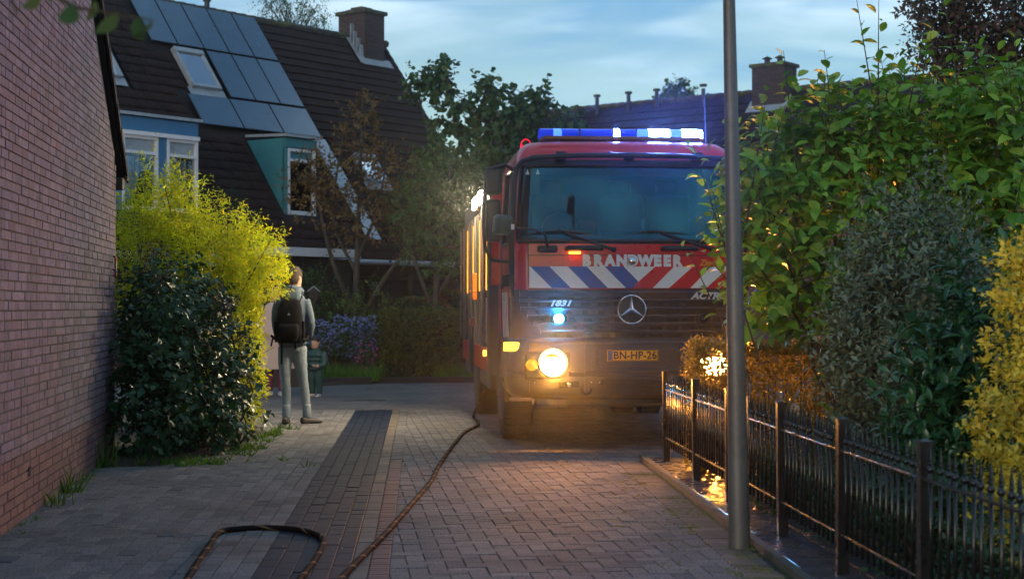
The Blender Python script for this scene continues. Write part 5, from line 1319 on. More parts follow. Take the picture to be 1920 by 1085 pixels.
for k in range(70):
    c = (-3.0 + random.gauss(0, .3), 13.75 + random.random() * .6 + 0, 0.0)
    if left_lim(np.array([c]))[0]: tuft(gl, c, 7, .07, .03, .012, rg, .8)
for k in range(60): tuft(gl, (-2.62 + random.gauss(0, .07), 14.6 + random.random() * 3.6, 0), 7, .07, .03, .012, rg, .8)
for k in range(70): tuft(gl, (edgeX(8 + 6 * (k / 70)) - .02 + random.gauss(0, .012), 8 + 6 * (k / 70), -.01), 3, .025, .015, .006, rg, .8)
for k in range(26): a_ = k * 2.4; tuft(gl, (1.325 + .075 * math.cos(a_), 9.12 + .075 * math.sin(a_), -.012), 3, .03, .012, .006, rg, .8)
for k in range(40): tuft(gl, tuple(Wp(random.random() * 5.0, 0, .03 + abs(random.gauss(0, .05)))), 4, .03, .02, .008, rg, .9)
tag(foliage('weeds', gl, LM['grass'], None), 'low weeds and moss growing along the paving edges', 'weeds', kind='stuff')
# moss cushions in the joints near the right edge and dead leaf litter
mb = MB()
for k in range(1500):
    y = 7.9 + random.random() ** 1.2 * 5.6; x = edgeX(y) - .05 - abs(random.gauss(0, .28)); s = random.uniform(.006, .02)
    n_ = math.sin(x * 9 + y * 3) * math.sin(y * 5 - x * 4)
    if n_ < .05: continue
    a = random.random() * 6.28; mb.add([(x + s * 1.8 * math.cos(a), y + s * 1.8 * math.sin(a), -.003), (x - s * math.sin(a), y + s * math.cos(a), -.003), (x - s * 1.8 * math.cos(a), y - s * 1.8 * math.sin(a), -.003), (x + s * math.sin(a), y - s * math.cos(a), -.003), (x, y, .0045)], [(0, 1, 4), (1, 2, 4), (2, 3, 4), (3, 0, 4)], rnd=random.random())
tag(mb.build('moss', mat('moss', [(0.13, 0.13, 0.018), (0.17, 0.15, 0.02), (0.10, 0.11, 0.02)], .9, pieces=True)), 'yellow green moss in the paving joints by the lamp post', 'moss', kind='stuff')
n = 420; Pl = np.c_[RNG.uniform(-3.2, 1.3, n), RNG.uniform(7.8, 20, n), np.full(n, .004)]
near_wall = RNG.random(n) < .45
Pl[near_wall, 0] = -3.13 - .123 * (Pl[near_wall, 1] - 9.55) + .05 + np.abs(RNG.normal(size=near_wall.sum())) * .28
V, F, r, _ = leaves_geo(Pl, norm(np.c_[RNG.normal(size=(n, 2)), np.full(n, .1)]), norm(np.c_[RNG.normal(size=(n, 2)) * .3, np.ones(n)]), RNG.uniform(.008, .03, n), RNG.uniform(.006, .018, n), 'leaf6')
tag(foliage('leaf_litter', [(V, F, r)], leafmat('litter', [(0.10, 0.06, 0.03), (0.3, 0.28, 0.25), (0.08, 0.05, 0.03), (0.4, 0.4, 0.4), (0.14, 0.09, 0.03)], .7, .1), None), 'dry leaf scraps and petals scattered over the paving', 'litter', kind='stuff')

# ------------------------------------------------------------------ background planting
def tree(name, label, base, limbs, crown, n, k, length, leaf_l, aspect, kind, m, seed, trunk_r=.08, group=None, up=.3, rand=.7, droop=.1, inner=.35, lump=.25, ntw=60, cat='tree', spread=.9, bark=None):
    t = empty(name, base, 0, label, cat, group); bs_ = np.array(base)
    P, Nn, rg = ell_points(crown, n, inner, lump, seed); ok = P[:, 2] > .4; P, Nn = P[ok], Nn[ok]
    Ps, Ds, Ns, Ls, Ws, (S, ln) = shoot_leaves(P, Nn, rg, k, length, up, leaf_l, aspect, spread, rand, droop)
    V, F, r, _ = leaves_geo(Ps - bs_, Ds, Ns, Ls, Ws, kind); foliage('crown', [(V, F, r)], m, t)
    b = MB(); ends = []
    for lb in limbs:
        pts = [Vector(p) - Vector(base) for p in lb[0]]; c = catmull(pts, 5); nn = len(c)
        b.tube(c, [lb[1] * (1 - i / nn) + lb[2] * (i / nn) for i in range(nn)], 7); ends += [c[int(nn * f)] for f in (.45, .6, .75, .9)]
    E = np.array([tuple(e) for e in ends])
    for i in rg.choice(len(P), min(ntw, len(P)), replace=False):      # twigs from the nearest limb
        p = P[i] - bs_; j = np.argmin(np.linalg.norm(E - p, axis=1)); s = Vector(E[j]); e = Vector(p); mid = s.lerp(e, .5) + Vector((random.gauss(0, .06), random.gauss(0, .06), .08))
        b.tube([s, mid, e], [.014, .009, .003], 4, False)
    b.build('trunk', bark or M['bark'], t, smooth='full')
    return t
tree('autumn_maple', 'thin tree with sparse brown autumn leaves before the tiled roof', (-3.2, 31.5, 0),
     [([(-3.2, 31.5, 0), (-3.15, 31.5, 1.5), (-3.1, 31.5, 3.0), (-3.0, 31.4, 5.6)], .10, .015), ([(-3.15, 31.5, 1.2), (-3.6, 31.4, 2.3), (-3.9, 31.3, 3.6), (-4.1, 31.3, 4.4)], .06, .012), ([(-3.12, 31.5, 1.0), (-2.6, 31.4, 1.9), (-2.1, 31.3, 2.6), (-1.6, 31.3, 3.8)], .07, .012), ([(-3.1, 31.5, 2.4), (-2.7, 31.5, 3.4), (-2.5, 31.5, 4.6)], .04, .01), ([(-3.1, 31.5, 2.0), (-3.6, 31.5, 3.2), (-3.4, 31.5, 4.9)], .04, .01)],
     [(-3.0, 31.4, 5.0, .5, .4, .8), (-3.6, 31.4, 4.0, .8, .5, .8), (-2.4, 31.4, 4.1, .7, .5, .6), (-3.1, 31.4, 3.2, .9, .5, .6), (-4.2, 31.4, 3.7, .5, .3, .5), (-2.0, 31.4, 3.2, .6, .5, .5)], 560, 8, .3, .1, .6, 'leaf6', LM['brown'], 41, ntw=110)
tree('olive_maple', 'bushy tree with olive and brown leaves beside the fire engine', (-1.5, 30.6, 0),
     [([(-1.5, 30.6, 0), (-1.5, 30.6, 1.5), (-1.3, 30.6, 3.0), (-1.2, 30.6, 4.4)], .09, .015), ([(-1.5, 30.6, 1.2), (-2.0, 30.5, 2.6), (-2.2, 30.5, 3.6)], .05, .012), ([(-1.45, 30.6, 1.6), (-.8, 30.5, 2.8), (-.6, 30.5, 3.9)], .05, .012)],
     [(-1.2, 30.6, 4.0, .8, .6, .7), (-1.7, 30.6, 3.3, .8, .6, .7), (-.7, 30.6, 3.4, .6, .6, .8), (-1.2, 30.7, 2.6, .9, .5, .6)], 950, 8, .28, .1, .55, 'leaf6', LM['olive'], 42, ntw=70)
tree('round_leaved_tree', 'dark green tree with round leaves in upright clusters behind the fire engine', (-.6, 33.4, 0),
     [([(-.6, 33.4, 0), (-.6, 33.4, 2.0), (-.9, 33.4, 4.0), (-1.4, 33.4, 6.4)], .13, .02), ([(-.6, 33.4, 2.0), (.0, 33.4, 3.6), (.5, 33.4, 5.8)], .09, .02), ([(-.7, 33.4, 3.0), (-.75, 33.4, 5.0), (-.5, 33.4, 6.3)], .07, .015), ([(0, 33.4, 3.6), (.8, 33.4, 4.4), (1.3, 33.4, 5.4)], .06, .015), ([(-.9, 33.4, 4.0), (-1.7, 33.4, 5.0), (-2.0, 33.4, 5.9)], .05, .015)],
     [(-1.9, 33.4, 6.0, .3, .3, .5), (-1.45, 33.4, 6.3, .22, .3, .45), (-1.1, 33.4, 5.4, .6, .4, .5), (-.55, 33.4, 5.9, .28, .3, .5), (.0, 33.4, 5.5, .45, .4, .55), (.55, 33.4, 5.7, .28, .3, .5), (.1, 33.4, 4.7, .9, .5, .6), (1.2, 33.4, 5.2, .35, .3, .4), (.9, 33.4, 4.5, .6, .4, .5), (-1.0, 33.5, 4.3, .9, .5, .7), (0, 33.6, 3.8, 1.3, .4, .6)], 900, 7, .3, .15, .85, 'round', LM['deep'], 43, ntw=60, lump=.3, rand=.6)
tree('weeping_birch', 'birch tip with fine hanging twigs above the roof ridge', (-6.6, 48, 0), [([(-6.6, 48, 0), (-6.6, 48, 6), (-6.7, 48, 10.2)], .16, .03)],
     [(-7.3, 48, 10.9, .7, .6, .7), (-6.8, 48, 10.5, 1.0, .6, .5), (-6.0, 48, 10.3, .5, .5, .5)], 260, 8, .7, .09, .5, 'leaf6', LM['deep'], 44, droop=.9, up=-.9, ntw=60)
tree('distant_tree', 'small dark treetop showing above the far terrace ridge', (6.3, 60, 0), [([(6.3, 60, 0), (6.3, 60, 6), (6.4, 60, 9.5)], .16, .03), ([(6.3, 60, 6.5), (5.7, 60, 8.3), (5.3, 60, 9)], .08, .03), ([(6.3, 60, 6.5), (7.1, 60, 8.3), (7.5, 60, 9)], .08, .03)],
     [(6.45, 60, 9.5, .6, .6, .6), (5.7, 60, 9.0, .45, .5, .5), (7.2, 60, 9.0, .6, .6, .5), (6.4, 60, 8.6, 1.2, .6, .5)], 330, 7, .3, .16, .8, 'round', LM['deep'], 45)
tree('reddish_tree', 'large dark tree with reddish and green leaves over the shrubs, cut by the frame', (8.0, 25.5, 0),
     [([(8.0, 25.5, 0), (8.0, 25.5, 2.5), (8.2, 25.4, 6.0)], .2, .05), ([(8.0, 25.5, 2.5), (7.3, 25.4, 4.4), (6.7, 25.4, 5.8)], .1, .02), ([(8.0, 25.5, 2.5), (8.9, 25.4, 4.4)], .1, .03)],
     [(7.9, 25.4, 6.4, 1.1, .9, 1.1), (8.6, 25.4, 5.4, 1.1, .9, .9), (7.0, 25.4, 6.3, .6, .6, .6), (6.9, 25.4, 5.6, .5, .6, .5), (8.2, 25.4, 4.5, 1.2, .9, .8), (7.5, 25.3, 5.3, .6, .6, .7)], 2300, 7, .3, .12, .55, 'leaf6', LM['redtree'], 46, ntw=50)
tree('green_tree', 'green leaved tree below the reddish tree behind the shrubs', (7.6, 22.0, 0), [([(7.6, 22, 0), (7.5, 22, 2.0), (7.2, 22, 4.2)], .12, .03)],
     [(7.1, 22, 4.2, .9, .7, .7), (6.6, 22, 3.4, .8, .6, .7), (7.4, 22, 3.2, 1.0, .7, .9)], 520, 7, .26, .09, .5, 'leaf6', LM['deep'], 47)
shrub('small_cypress', 'small dark cypress before the tiled roof', 'shrub', (-5.35, 30, 0), [(-5.35, 30, 2.2, .28, .28, 1.7), (-5.1, 30, 1.6, .25, .25, 1.4)], 500, 7, .22, 2.2, .06, .25, 'leaf6', LM['conifer'], 51, rand=.3, nst=6)
shrub('pale_shrub', 'pale green loose shrub behind the blue asters', 'shrub', (-3.35, 30.6, 0), [(-3.4, 30.6, 1.1, .55, .4, .65), (-2.75, 30.6, 1.35, .35, .3, .6), (-3.0, 30.5, .8, .6, .4, .5)], 380, 7, .24, .5, .075, .5, 'leaf6', LM['fresh'], 52, droop=.3)
shrub('evergreen_shrub', 'dark evergreen bush behind the man with a birdhouse on it', 'shrub', (-3.95, 31.0, 0), [(-4.0, 31.0, 1.2, .55, .5, 1.0), (-4.4, 30.6, 1.0, .6, .5, .9)], 480, 7, .2, .4, .07, .5, 'leaf6', LM['deep'], 53)
shrub('garden_shrub', 'dark green bush between the pale shrub and the clipped hedge', 'shrub', (-2.0, 31.2, 0), [(-2.0, 31.2, .9, .8, .5, .6), (-1.0, 31.4, 1.2, .8, .5, .8)], 480, 7, .22, .4, .08, .45, 'leaf6', LM['deep'], 54)
# clipped hedge
box_hedge('clipped_hedge', 'square clipped green hedge across the street beside the fire engine', -2.5, -.35, 29.4, 30.4, 1.32, 5200, .055, LM['hedge'], 9, True)
# sumac-like plants: stems with arching pinnate fronds
def sumac(label, base, h, nfr, fl, seed):
    t = empty('sumac', base, 0, label, 'plant', None); rg = np.random.default_rng(seed); b = MB(); geos = []
    top = np.array((random.gauss(0, .08), 0, h)); b.tube([(0, 0, 0), (.04, 0, h * .5), tuple(top)], [.04, .032, .02], 7)
    for i in range(nfr):
        a = i * 2.4 + rg.random() * .5; out = np.array((math.cos(a), math.sin(a) * .8, 0)); L = fl * (.75 + .5 * rg.random())
        pts = [top + out * L * s + np.array((0, 0, L * (.55 * s - .8 * s * s))) for s in np.linspace(0, 1, 12)]
        b.tube(pts, .006, 4, False)
        pts = np.array(pts); tg = np.gradient(pts, axis=0); sd = norm(np.cross(tg, (0, 0, 1)))
        rr = np.full(22, rg.random())
        for sg in (-1, 1):
            ii = np.arange(1, 12); n_ = len(ii)
            D = norm(sd[ii] * sg + tg[ii] * 2.5 + np.array((0, 0, -.45))); N = np.tile((0, 0, 1.0), (n_, 1)) + rg.normal(size=(n_, 3)) * .15
            V, F, r, _ = leaves_geo(pts[ii], D, N, np.full(n_, .19) * (1 - .05 * ii), np.full(n_, .055), 'leaf6', np.clip(rr[:n_] + rg.normal(size=n_) * .04, 0, .999)); geos.append((V, F, r))
    foliage('frond', geos, LM['fern'], t); b.build('stem', M['bark'], t)
sumac('taller sumac with drooping fronds behind the hedge beside the fire engine', (-1.55, 29.9 + .9, 0), 2.55, 13, .75, 5)
sumac('lower reddish sumac just above the clipped hedge', (-1.75, 31.0, 0), 1.55, 12, .7, 8)
sumac('small sumac half hidden behind the fire engine', (-1.05, 31.0, 0), 1.7, 10, .7, 12)
# asters, pink flowers, grass mound
def flowers(name, label, base, ells, n, fl, m, seed, green, h=.5):
    t = empty(name, base, 0, label, 'flowers'); bs_ = np.array(base); P, Nn, rg = ell_points(ells, n, .5, .15, seed); P = P[P[:, 2] > .1]; nn = len(P)
    geos = []
    for k in range(6):
        a = k / 6 * 6.283; up = norm(np.c_[rg.normal(size=(nn, 2)) * .4, np.ones(nn)] + np.array((0, -.5, 0))); e = norm(np.cross(up, np.tile((1, .2, .1), (nn, 1)))); f2 = np.cross(up, e)
        D = e * math.cos(a) + f2 * math.sin(a) + up * .15; V, F, r, _ = leaves_geo(P - bs_, D, up, np.full(nn, fl), np.full(nn, fl * .55), 'blade'); geos.append((V, F, r))
    foliage('blossoms', geos, m, t)
    Pg, Ng, rg = ell_points(ells, n * 2, .2, .1, seed + 1); Pg[:, 2] *= .9; Ps, Ds, Ns, Ls, Ws, _ = shoot_leaves(Pg, Ng, rg, 5, .2, 1.6, .06, .22, .8, .4)
    ok = Ps[:, 2] > .02; V, F, r, _ = leaves_geo((Ps - bs_)[ok], Ds[ok], Ns[ok], Ls[ok], Ws[ok], 'blade'); foliage('foliage', [(V, F, r)], green, t)
    b = MB()
    for i in rg.choice(nn, min(60, nn), replace=False): p = P[i] - bs_; b.tube([(p[0] * .6, p[1] * .6, 0), (p[0] * .9, p[1] * .9, p[2] * .6), tuple(p)], .004, 4, False)
    b.build('stem', M['twig'], t)
flowers('aster_bush', 'mass of pale violet blue asters beside the man', (-3.3, 29.7, 0), [(-3.75, 29.7, .78, .5, .35, .42), (-3.1, 29.7, .85, .5, .35, .42), (-2.75, 29.8, .75, .35, .35, .5)], 900, .036, LM['aster'], 61, LM['deep'])
flowers('pink_flowers', 'small pink flowers between the asters and the clipped hedge', (-2.72, 29.3, 0), [(-2.72, 29.3, .5, .22, .2, .3)], 34, .035, LM['pink'], 62, LM['deep'])
gl = []; rg = np.random.default_rng(4)
for k in range(90): tuft(gl, (random.uniform(-.85, .85), random.gauss(0, .12), 0), 16, .3 * (1 - .5 * abs(random.random() - .5)), .06, .012, rg, .45)
o = foliage('grass_mound', gl, LM['grass'], None); o.location = (-3.3, 28.75, .05); tag(o, 'bright green grass mound in front of the blue asters', 'grass')
gl = []
for k in range(40): tuft(gl, (random.uniform(-.5, .5), random.gauss(0, .08), 0), 14, .28, .06, .012, rg, .5)
o = foliage('grass_mound', gl, LM['grass'], None); o.location = (-.95, 29.15, .05); tag(o, 'narrow green grass clump at the foot of the clipped hedge', 'grass')
# garden edging: low walls of dark boards
def board(name, p0, p1, h, label):
    p0, p1 = Vector(p0), Vector(p1); L = (p1 - p0).length; b = MB(); b.box((0, 0, h / 2 - .02), (L, .09, h)); o = b.build(name, M['dark_wood'], None, bevel=.008); o.location = (p0 + p1) / 2; o.rotation_euler = (0, 0, math.atan2((p1 - p0).y, (p1 - p0).x)); return tag(o, label, 'edging')
board('planter_edging', (-5.4, 27.0, 0), (-3.55, 27.5, 0), .33, 'tall dark planter board behind the man and the child')
board('bed_edging', (-3.5, 28.0, 0), (-2.55, 28.4, 0), .15, 'low dark edging board before the grass mound')
board('bed_edging', (-2.5, 28.75, 0), (.2, 29.05, 0), .13, 'low edging board in front of the clipped hedge')
mound('garden_ground', [(-9, 27.3), (-3.5, 27.62), (-2.55, 28.5), (.2, 29.1), (9, 29.3), (9, 46), (-9, 46)], .06)
# birdhouse
bh = empty('birdhouse', (-3.85, 30.3, 1.55), .2, 'small pale wooden birdhouse in the dark bush behind the man', 'birdhouse')
b = MB(); b.prism([(-.09, 0), (.09, 0), (.09, .13), (0, .22), (-.09, .13)], .16, Euler((math.pi / 2, 0, 0)).to_matrix().to_4x4()); b.build('box', M['dark_wood'], bh)
b = MB()
for s in (-1, 1): b.box((s * .058, -.08, .195), (.15, .2, .014), Euler((0, s * .72, 0)).to_matrix())
b.build('roof', M['lead'], bh); b = MB(); b.lathe([(.001, 0), (.03, 0), (.03, .004), (.001, .004)], 14, Matrix.Translation((0, -.163, .1)) @ Euler((math.pi / 2, 0, 0)).to_matrix().to_4x4()); b.build('entrance_hole', M['dark_room'], bh)
b = MB(); b.tube([(0, -.08, 0), (0, -.08, -1.5)], .02, 6); b.build('post', M['bark'], bh)
# drain slot in the cross street
b = MB(); b.box((0, 0, 0), (.62, .05, .012)); o = b.build('drain_slot', M['black_metal'], None); o.location = (-2.2, 23.4, .002); o.rotation_euler = (0, 0, .12); tag(o, 'thin dark drain slot in the cross street paving', 'drain')
# overhanging branch near the camera, top left
nb = empty('overhanging_branch', (-1.03, 3.6, 2.11), 0, 'blurred leafy twig hanging in at the upper corner close to the camera', 'branch')
b = MB(); b.tube([(-.5, .2, .5), (-.2, .05, .12), (0.02, 0, -.02), (.2, 0, -.05)], [.012, .009, .005, .002], 6); b.tube([(-.2, .05, .12), (-.1, -.03, -.04)], [.006, .002], 5); b.build('twig', M['twig'], nb)
me = np_mesh('leaf', tv * np.array((.55, 1, 1)), tf, np.zeros(len(tv)), [LM['near']], True)
for (x, y, z, rx, ry, rz, s) in [(-.27, 0, -.0, -2.0, .3, .2, .075), (-.24, .02, .02, -1.9, -.4, .9, .07), (.02, 0, -.01, -2.2, .2, .1, .085), (.06, .02, .0, -2.0, -.3, -.6, .075), (.12, 0, -.03, -2.1, .4, -.3, .08), (.17, 0, -.04, -2.0, .1, .5, .075), (-.06, .01, .01, -2.2, .5, -.2, .06), (.2, 0, -.05, -2.3, 0, -.7, .06), (-.33, 0, .06, -1.7, .2, -.4, .07), (-.02, .03, .06, -1.2, .3, 1.2, .07)]:
    o = link(bpy.data.objects.new('leaf', me), nb); o.location = (x, y, z); o.rotation_euler = (rx, ry, rz); o.scale = (s, s, s)
# ================================================================== people
def ring_e(c, rx, ry, n=20, tilt=None, sq=2.0):
    pts = []
    for k in range(n):
        a = 2 * math.pi * k / n; ca, sa = math.cos(a), math.sin(a)
        p = Vector((rx * math.copysign(abs(ca) ** (2 / sq), ca), ry * math.copysign(abs(sa) ** (2 / sq), sa), 0))
        if tilt is not None: p = tilt @ p
        pts.append(p + Vector(c))
    return pts
def limb(b, path, radii, n=14):
    b.tube(catmull([Vector(p) for p in path], 6), list(np.interp(np.linspace(0, 1, (len(path) - 1) * 6 + 1), np.linspace(0, 1, len(path)), radii)), n)
def remeshed(name, b, voxel, mats_, parent, picker, smooth_it=3, loc=None):
    me = b.mesh(name + '_raw'); tmp = bpy.data.objects.new('tmp', me); COL.objects.link(tmp)
    md = tmp.modifiers.new('r', 'REMESH'); md.mode = 'VOXEL'; md.voxel_size = voxel
    sm = tmp.modifiers.new('s', 'SMOOTH'); sm.iterations = smooth_it; sm.factor = .5
    dg = bpy.context.evaluated_depsgraph_get(); new = bpy.data.meshes.new_from_object(tmp.evaluated_get(dg)); new.name = name
    bpy.data.objects.remove(tmp); bpy.data.meshes.remove(me)
    new.materials.clear()
    for m_ in mats_: new.materials.append(m_)
    for p in new.polygons: p.material_index = picker(p.center); p.use_smooth = True
    o = link(bpy.data.objects.new(name, new), parent)
    if loc: o.location = loc
    return o
M['skin'] = mat('skin', (0.48, 0.28, 0.20), .55); M['hoodie'] = mat('blue_grey_hoodie', [(0.065, 0.095, 0.13), (0.09, 0.12, 0.155)], .9, bump=1.0, bscale=16, grain=.15)
M['jeans'] = mat('pale_jeans', [(0.15, 0.19, 0.24), (0.20, 0.235, 0.28)], .85, bump=1.0, bscale=20, grain=.12, gscale=25); M['shoe'] = mat('dark_shoe', (0.03, 0.026, 0.025), .6)
M['hair'] = mat('brown_hair', [(0.022, 0.013, 0.008), (0.04, 0.023, 0.014)], .8, bump=1.0, bscale=60, grain=.3, gscale=60, stretch=(1, 1, .25)); M['bag'] = mat('black_bag', (0.006, 0.006, 0.008), .9, spec=.1, grain=.3, bump=.3)
M['coat'] = mat('pale_pink_coat', [(0.50, 0.36, 0.32), (0.58, 0.43, 0.38)], .85, bump=.5, bscale=9, grain=.1); M['plum'] = mat('plum_trousers', (0.13, 0.025, 0.06), .8); M['pale_shoe'] = mat('pale_shoe', (0.5, 0.45, 0.42), .6)
M['puffer'] = mat('dark_green_puffer', [(0.012, 0.05, 0.05), (0.02, 0.065, 0.06)], .5, bump=.4, bscale=20); M['kidpants'] = mat('green_trousers', (0.015, 0.055, 0.05), .7); M['dark_hair'] = mat('dark_hair', (0.02, 0.014, 0.012), .5)
M['eye'] = mat('eye_dark', (0.02, 0.015, 0.012), .3)

def hand(b, wrist, dir_, palm_n, s=1.0):
    """palm with five bent fingers"""
    w_ = Vector(wrist); d = Vector(dir_).normalized(); nrm = Vector(palm_n).normalized(); sd = d.cross(nrm).normalized()
    b.tube([w_, w_ + d * .04 * s, w_ + d * .085 * s], [.024 * s, .034 * s, .033 * s], 10)
    for i, (o, L) in enumerate(((-.027, .07), (-.009, .08), (.009, .076), (.026, .06))):
        r0 = w_ + d * .08 * s + sd * o * s; a = r0 + d * L * .5 * s + nrm * .012 * s; e = a + (d * .35 + nrm * .9) .normalized() * L * .5 * s
        b.tube([r0, a, e], [.0095 * s, .0088 * s, .007 * s], 7)
    r0 = w_ + d * .03 * s - sd * .028 * s; a = r0 + (d - sd * .8).normalized() * .035 * s; b.tube([r0, a, a + (d + nrm * .5).normalized() * .03 * s], [.012 * s, .010 * s, .008 * s], 7)
def head(b, c, s=1.0, face=Vector((0, 1, 0))):
    """head lofted up from chin to crown, nose and ears; c is the chin-neck point"""
    f = Vector(face).normalized(); r = f.cross(Vector((0, 0, 1))); rot = Matrix((r, f, Vector((0, 0, 1)))).transposed()
    prof = [(0, .045, .05, .03), (.03, .06, .075, .02), (.075, .07, .092, .01), (.12, .075, .1, 0), (.165, .075, .1, -.004), (.2, .065, .085, -.006), (.222, .042, .056, -.006), (.23, .012, .016, -.006)]
    rr = [[rot @ (p) * s + Vector(c) for p in ring_e((0, o, z), rx, ry, 18)] for z, rx, ry, o in prof]
    b.loft(rr)
    pt = lambda x, y, z: rot @ Vector((x, y, z)) * s + Vector(c)
    b.tube([pt(0, .085, .125), pt(0, .108, .095), pt(0, .1, .082)], [.010 * s, .015 * s, .014 * s], 7)
    for sx in (-1, 1): b.tube([pt(sx * .073, -.012, .135), pt(sx * .083, -.02, .118), pt(sx * .074, -.008, .085)], [.012 * s, .017 * s, .009 * s], 8)
    b.tube([pt(-.022, .087, .052), pt(0, .095, .052), pt(.022, .087, .052)], .008 * s, 6)
    return pt

# ---- man seen from behind, backpack, weight on one leg; local +y is away from the camera
man = empty('person', (-2.63, 18.75, 0), 0, 'person in blue grey hoodie and pale jeans seen from behind, standing on the lane', 'person')
b = MB()
tors = [(.86, .135, .10, 0, -.01), (.95, .15, .11, 0, 0), (1.05, .145, .105, 0, .0), (1.18, .152, .112, 0, .01), (1.32, .168, .115, 0, .0), (1.43, .168, .105, 0, -.005), (1.50, .13, .082, 0, -.0), (1.545, .07, .065, 0, .005)]
b.loft([ring_e((cx, cy_, z), rx, ry, 22, sq=2.4) for z, rx, ry, cx, cy_ in tors])
# legs: left one straight and near, right one a step ahead and turned out
limb(b, [(-.075, 0, .90), (-.088, .0, .72), (-.08, -.01, .50), (-.07, .0, .30), (-.065, -.03, .08)], [.094, .082, .058, .056, .046])
limb(b, [(.075, 0, .90), (.09, .02, .72), (.12, .04, .50), (.15, .045, .30), (.168, .03, .09)], [.094, .082, .058, .056, .048])
for k, (x, y, z) in enumerate(((-.07, -.03, .06), (.12, .03, .07))):
    pass
# arms: elbows out, hands in front at the waist
for sx in (-1, 1):
    limb(b, [(sx * .150, 0, 1.45), (sx * .188, -.01, 1.33), (sx * (.195 if sx < 0 else .215), -.0, 1.17), (sx * .18, .10, 1.04), (sx * .12, .2, 1.03)], [.058, .055, .050, .045, .037])
    hand(b, (sx * .115, .205, 1.03), (-sx * .6, .75, .1), (-sx * .5, -.2, .3))
limb(b, [(0, .0, 1.48), (.005, .01, 1.56), (.012, .02, 1.62)], [.058, .054, .054])
ptm = head(b, (.02, .015, 1.595), 1.02, Vector((.42, .9, -.08)))
def pick(c):
    if c.z < .90 and abs(c.y) < .16 and abs(c.x) < .2: return 2 if c.z > .03 else 2
    if c.z > 1.545: return 0
    if c.y > .205 and 0.9 < c.z < 1.15: return 0
    return 1
body = remeshed('body', b, .011, [M['skin'], M['hoodie'], M['jeans']], man, pick, 3)
# shoes
def shoe(parent, x, y, rz, m_, s=1.0, z=0.0):
    b = MB(); prof = [(-.10, .036, .075), (-.06, .042, .085), (0, .042, .075), (.08, .048, .055), (.14, .044, .042), (.175, .02, .028)]
    rr = []
    for yy, hw, h in prof: rr.append([Vector((hw * .95 * s, yy * s, .002)), Vector((hw * s, yy * s, .02 * s)), Vector((hw * .85 * s, yy * s, h * .8 * s)), Vector((hw * .35 * s, yy * s, h * s)), Vector((-hw * .35 * s, yy * s, h * s)), Vector((-hw * .85 * s, yy * s, h * .8 * s)), Vector((-hw * s, yy * s, .02 * s)), Vector((-hw * .95 * s, yy * s, .002))])
    b.loft(rr); o = b.build('shoe', m_, parent, smooth='full', loc=(x, y, z), rot=(0, 0, rz)); o.modifiers.new('s', 'SUBSURF').render_levels = 1; return o
shoe(man, -.075, -.03, .05, M['shoe'], 1.05); shoe(man, .185, .03, -.95, M['shoe'], 1.05)
# trouser hems bunched over the shoes
for x, y in ((-.066, -.028), (.167, .03)):
    b = MB(); b.lathe([(.046, .07), (.053, .08), (.050, .095), (.056, .115), (.049, .14), (.053, .165), (.046, .2), (.044, .23)], 16, Matrix.Translation((x, y, 0))); b.build('trouser_hem', M['jeans'], man, smooth='full')
# hair cap: short, over the head, following the skull
b = MB(); f = Vector((.42, .9, 0)).normalized(); r = f.cross(Vector((0, 0, 1))); rot = Matrix((r, f, Vector((0, 0, 1)))).transposed()
rr = []
for z, rx, ry, o_ in [(.045, .058, .055, -.042), (.08, .068, .075, -.032), (.11, .079, .098, -.014), (.15, .084, .112, -.006), (.19, .08, .106, -.004), (.225, .062, .082, -.004), (.243, .035, .045, -.004), (.25, .008, .01, -.004)]:
    rr.append([rot @ (p * 1.02) + Vector((.02, .015, 1.595)) for p in ring_e((0, o_, z), rx, ry, 26)])
b.loft(rr)
hair = b.build('hair', M['hair'], man, smooth='full')
man.scale = (1.02, 1.02, 1.02)
# hood lying on the shoulders
b = MB(); pts = []
for a in np.linspace(0, 2 * math.pi, 25):
    pts.append((.098 * math.sin(a) + .005, -.015 - .085 * math.cos(a), 1.56 + .02 * math.cos(a) - .035 * (math.cos(a) < 0) * abs(math.cos(a))))
b.tube(pts, [.034 + .012 * max(0, math.cos(a)) for a in np.linspace(0, 2 * math.pi, 25)], 10, False)
b.loft([ring_e((.0, -.07, 1.615), .085, .04, 18), ring_e((.0, -.09, 1.58), .105, .045, 18), ring_e((0, -.115, 1.53), .12, .055, 18), ring_e((0, -.125, 1.46), .105, .05, 18), ring_e((0, -.115, 1.40), .05, .03, 18)])
hood = b.build('hood', M['hoodie'], man, smooth='full')
b = MB(); b.loft([ring_e((0, 0, .985), .162, .122, 22, sq=2.4), ring_e((0, 0, .955), .168, .127, 22, sq=2.4), ring_e((0, 0, .92), .160, .121, 22, sq=2.4)]); b.build('hoodie_hem', M['hoodie'], man, smooth='full')
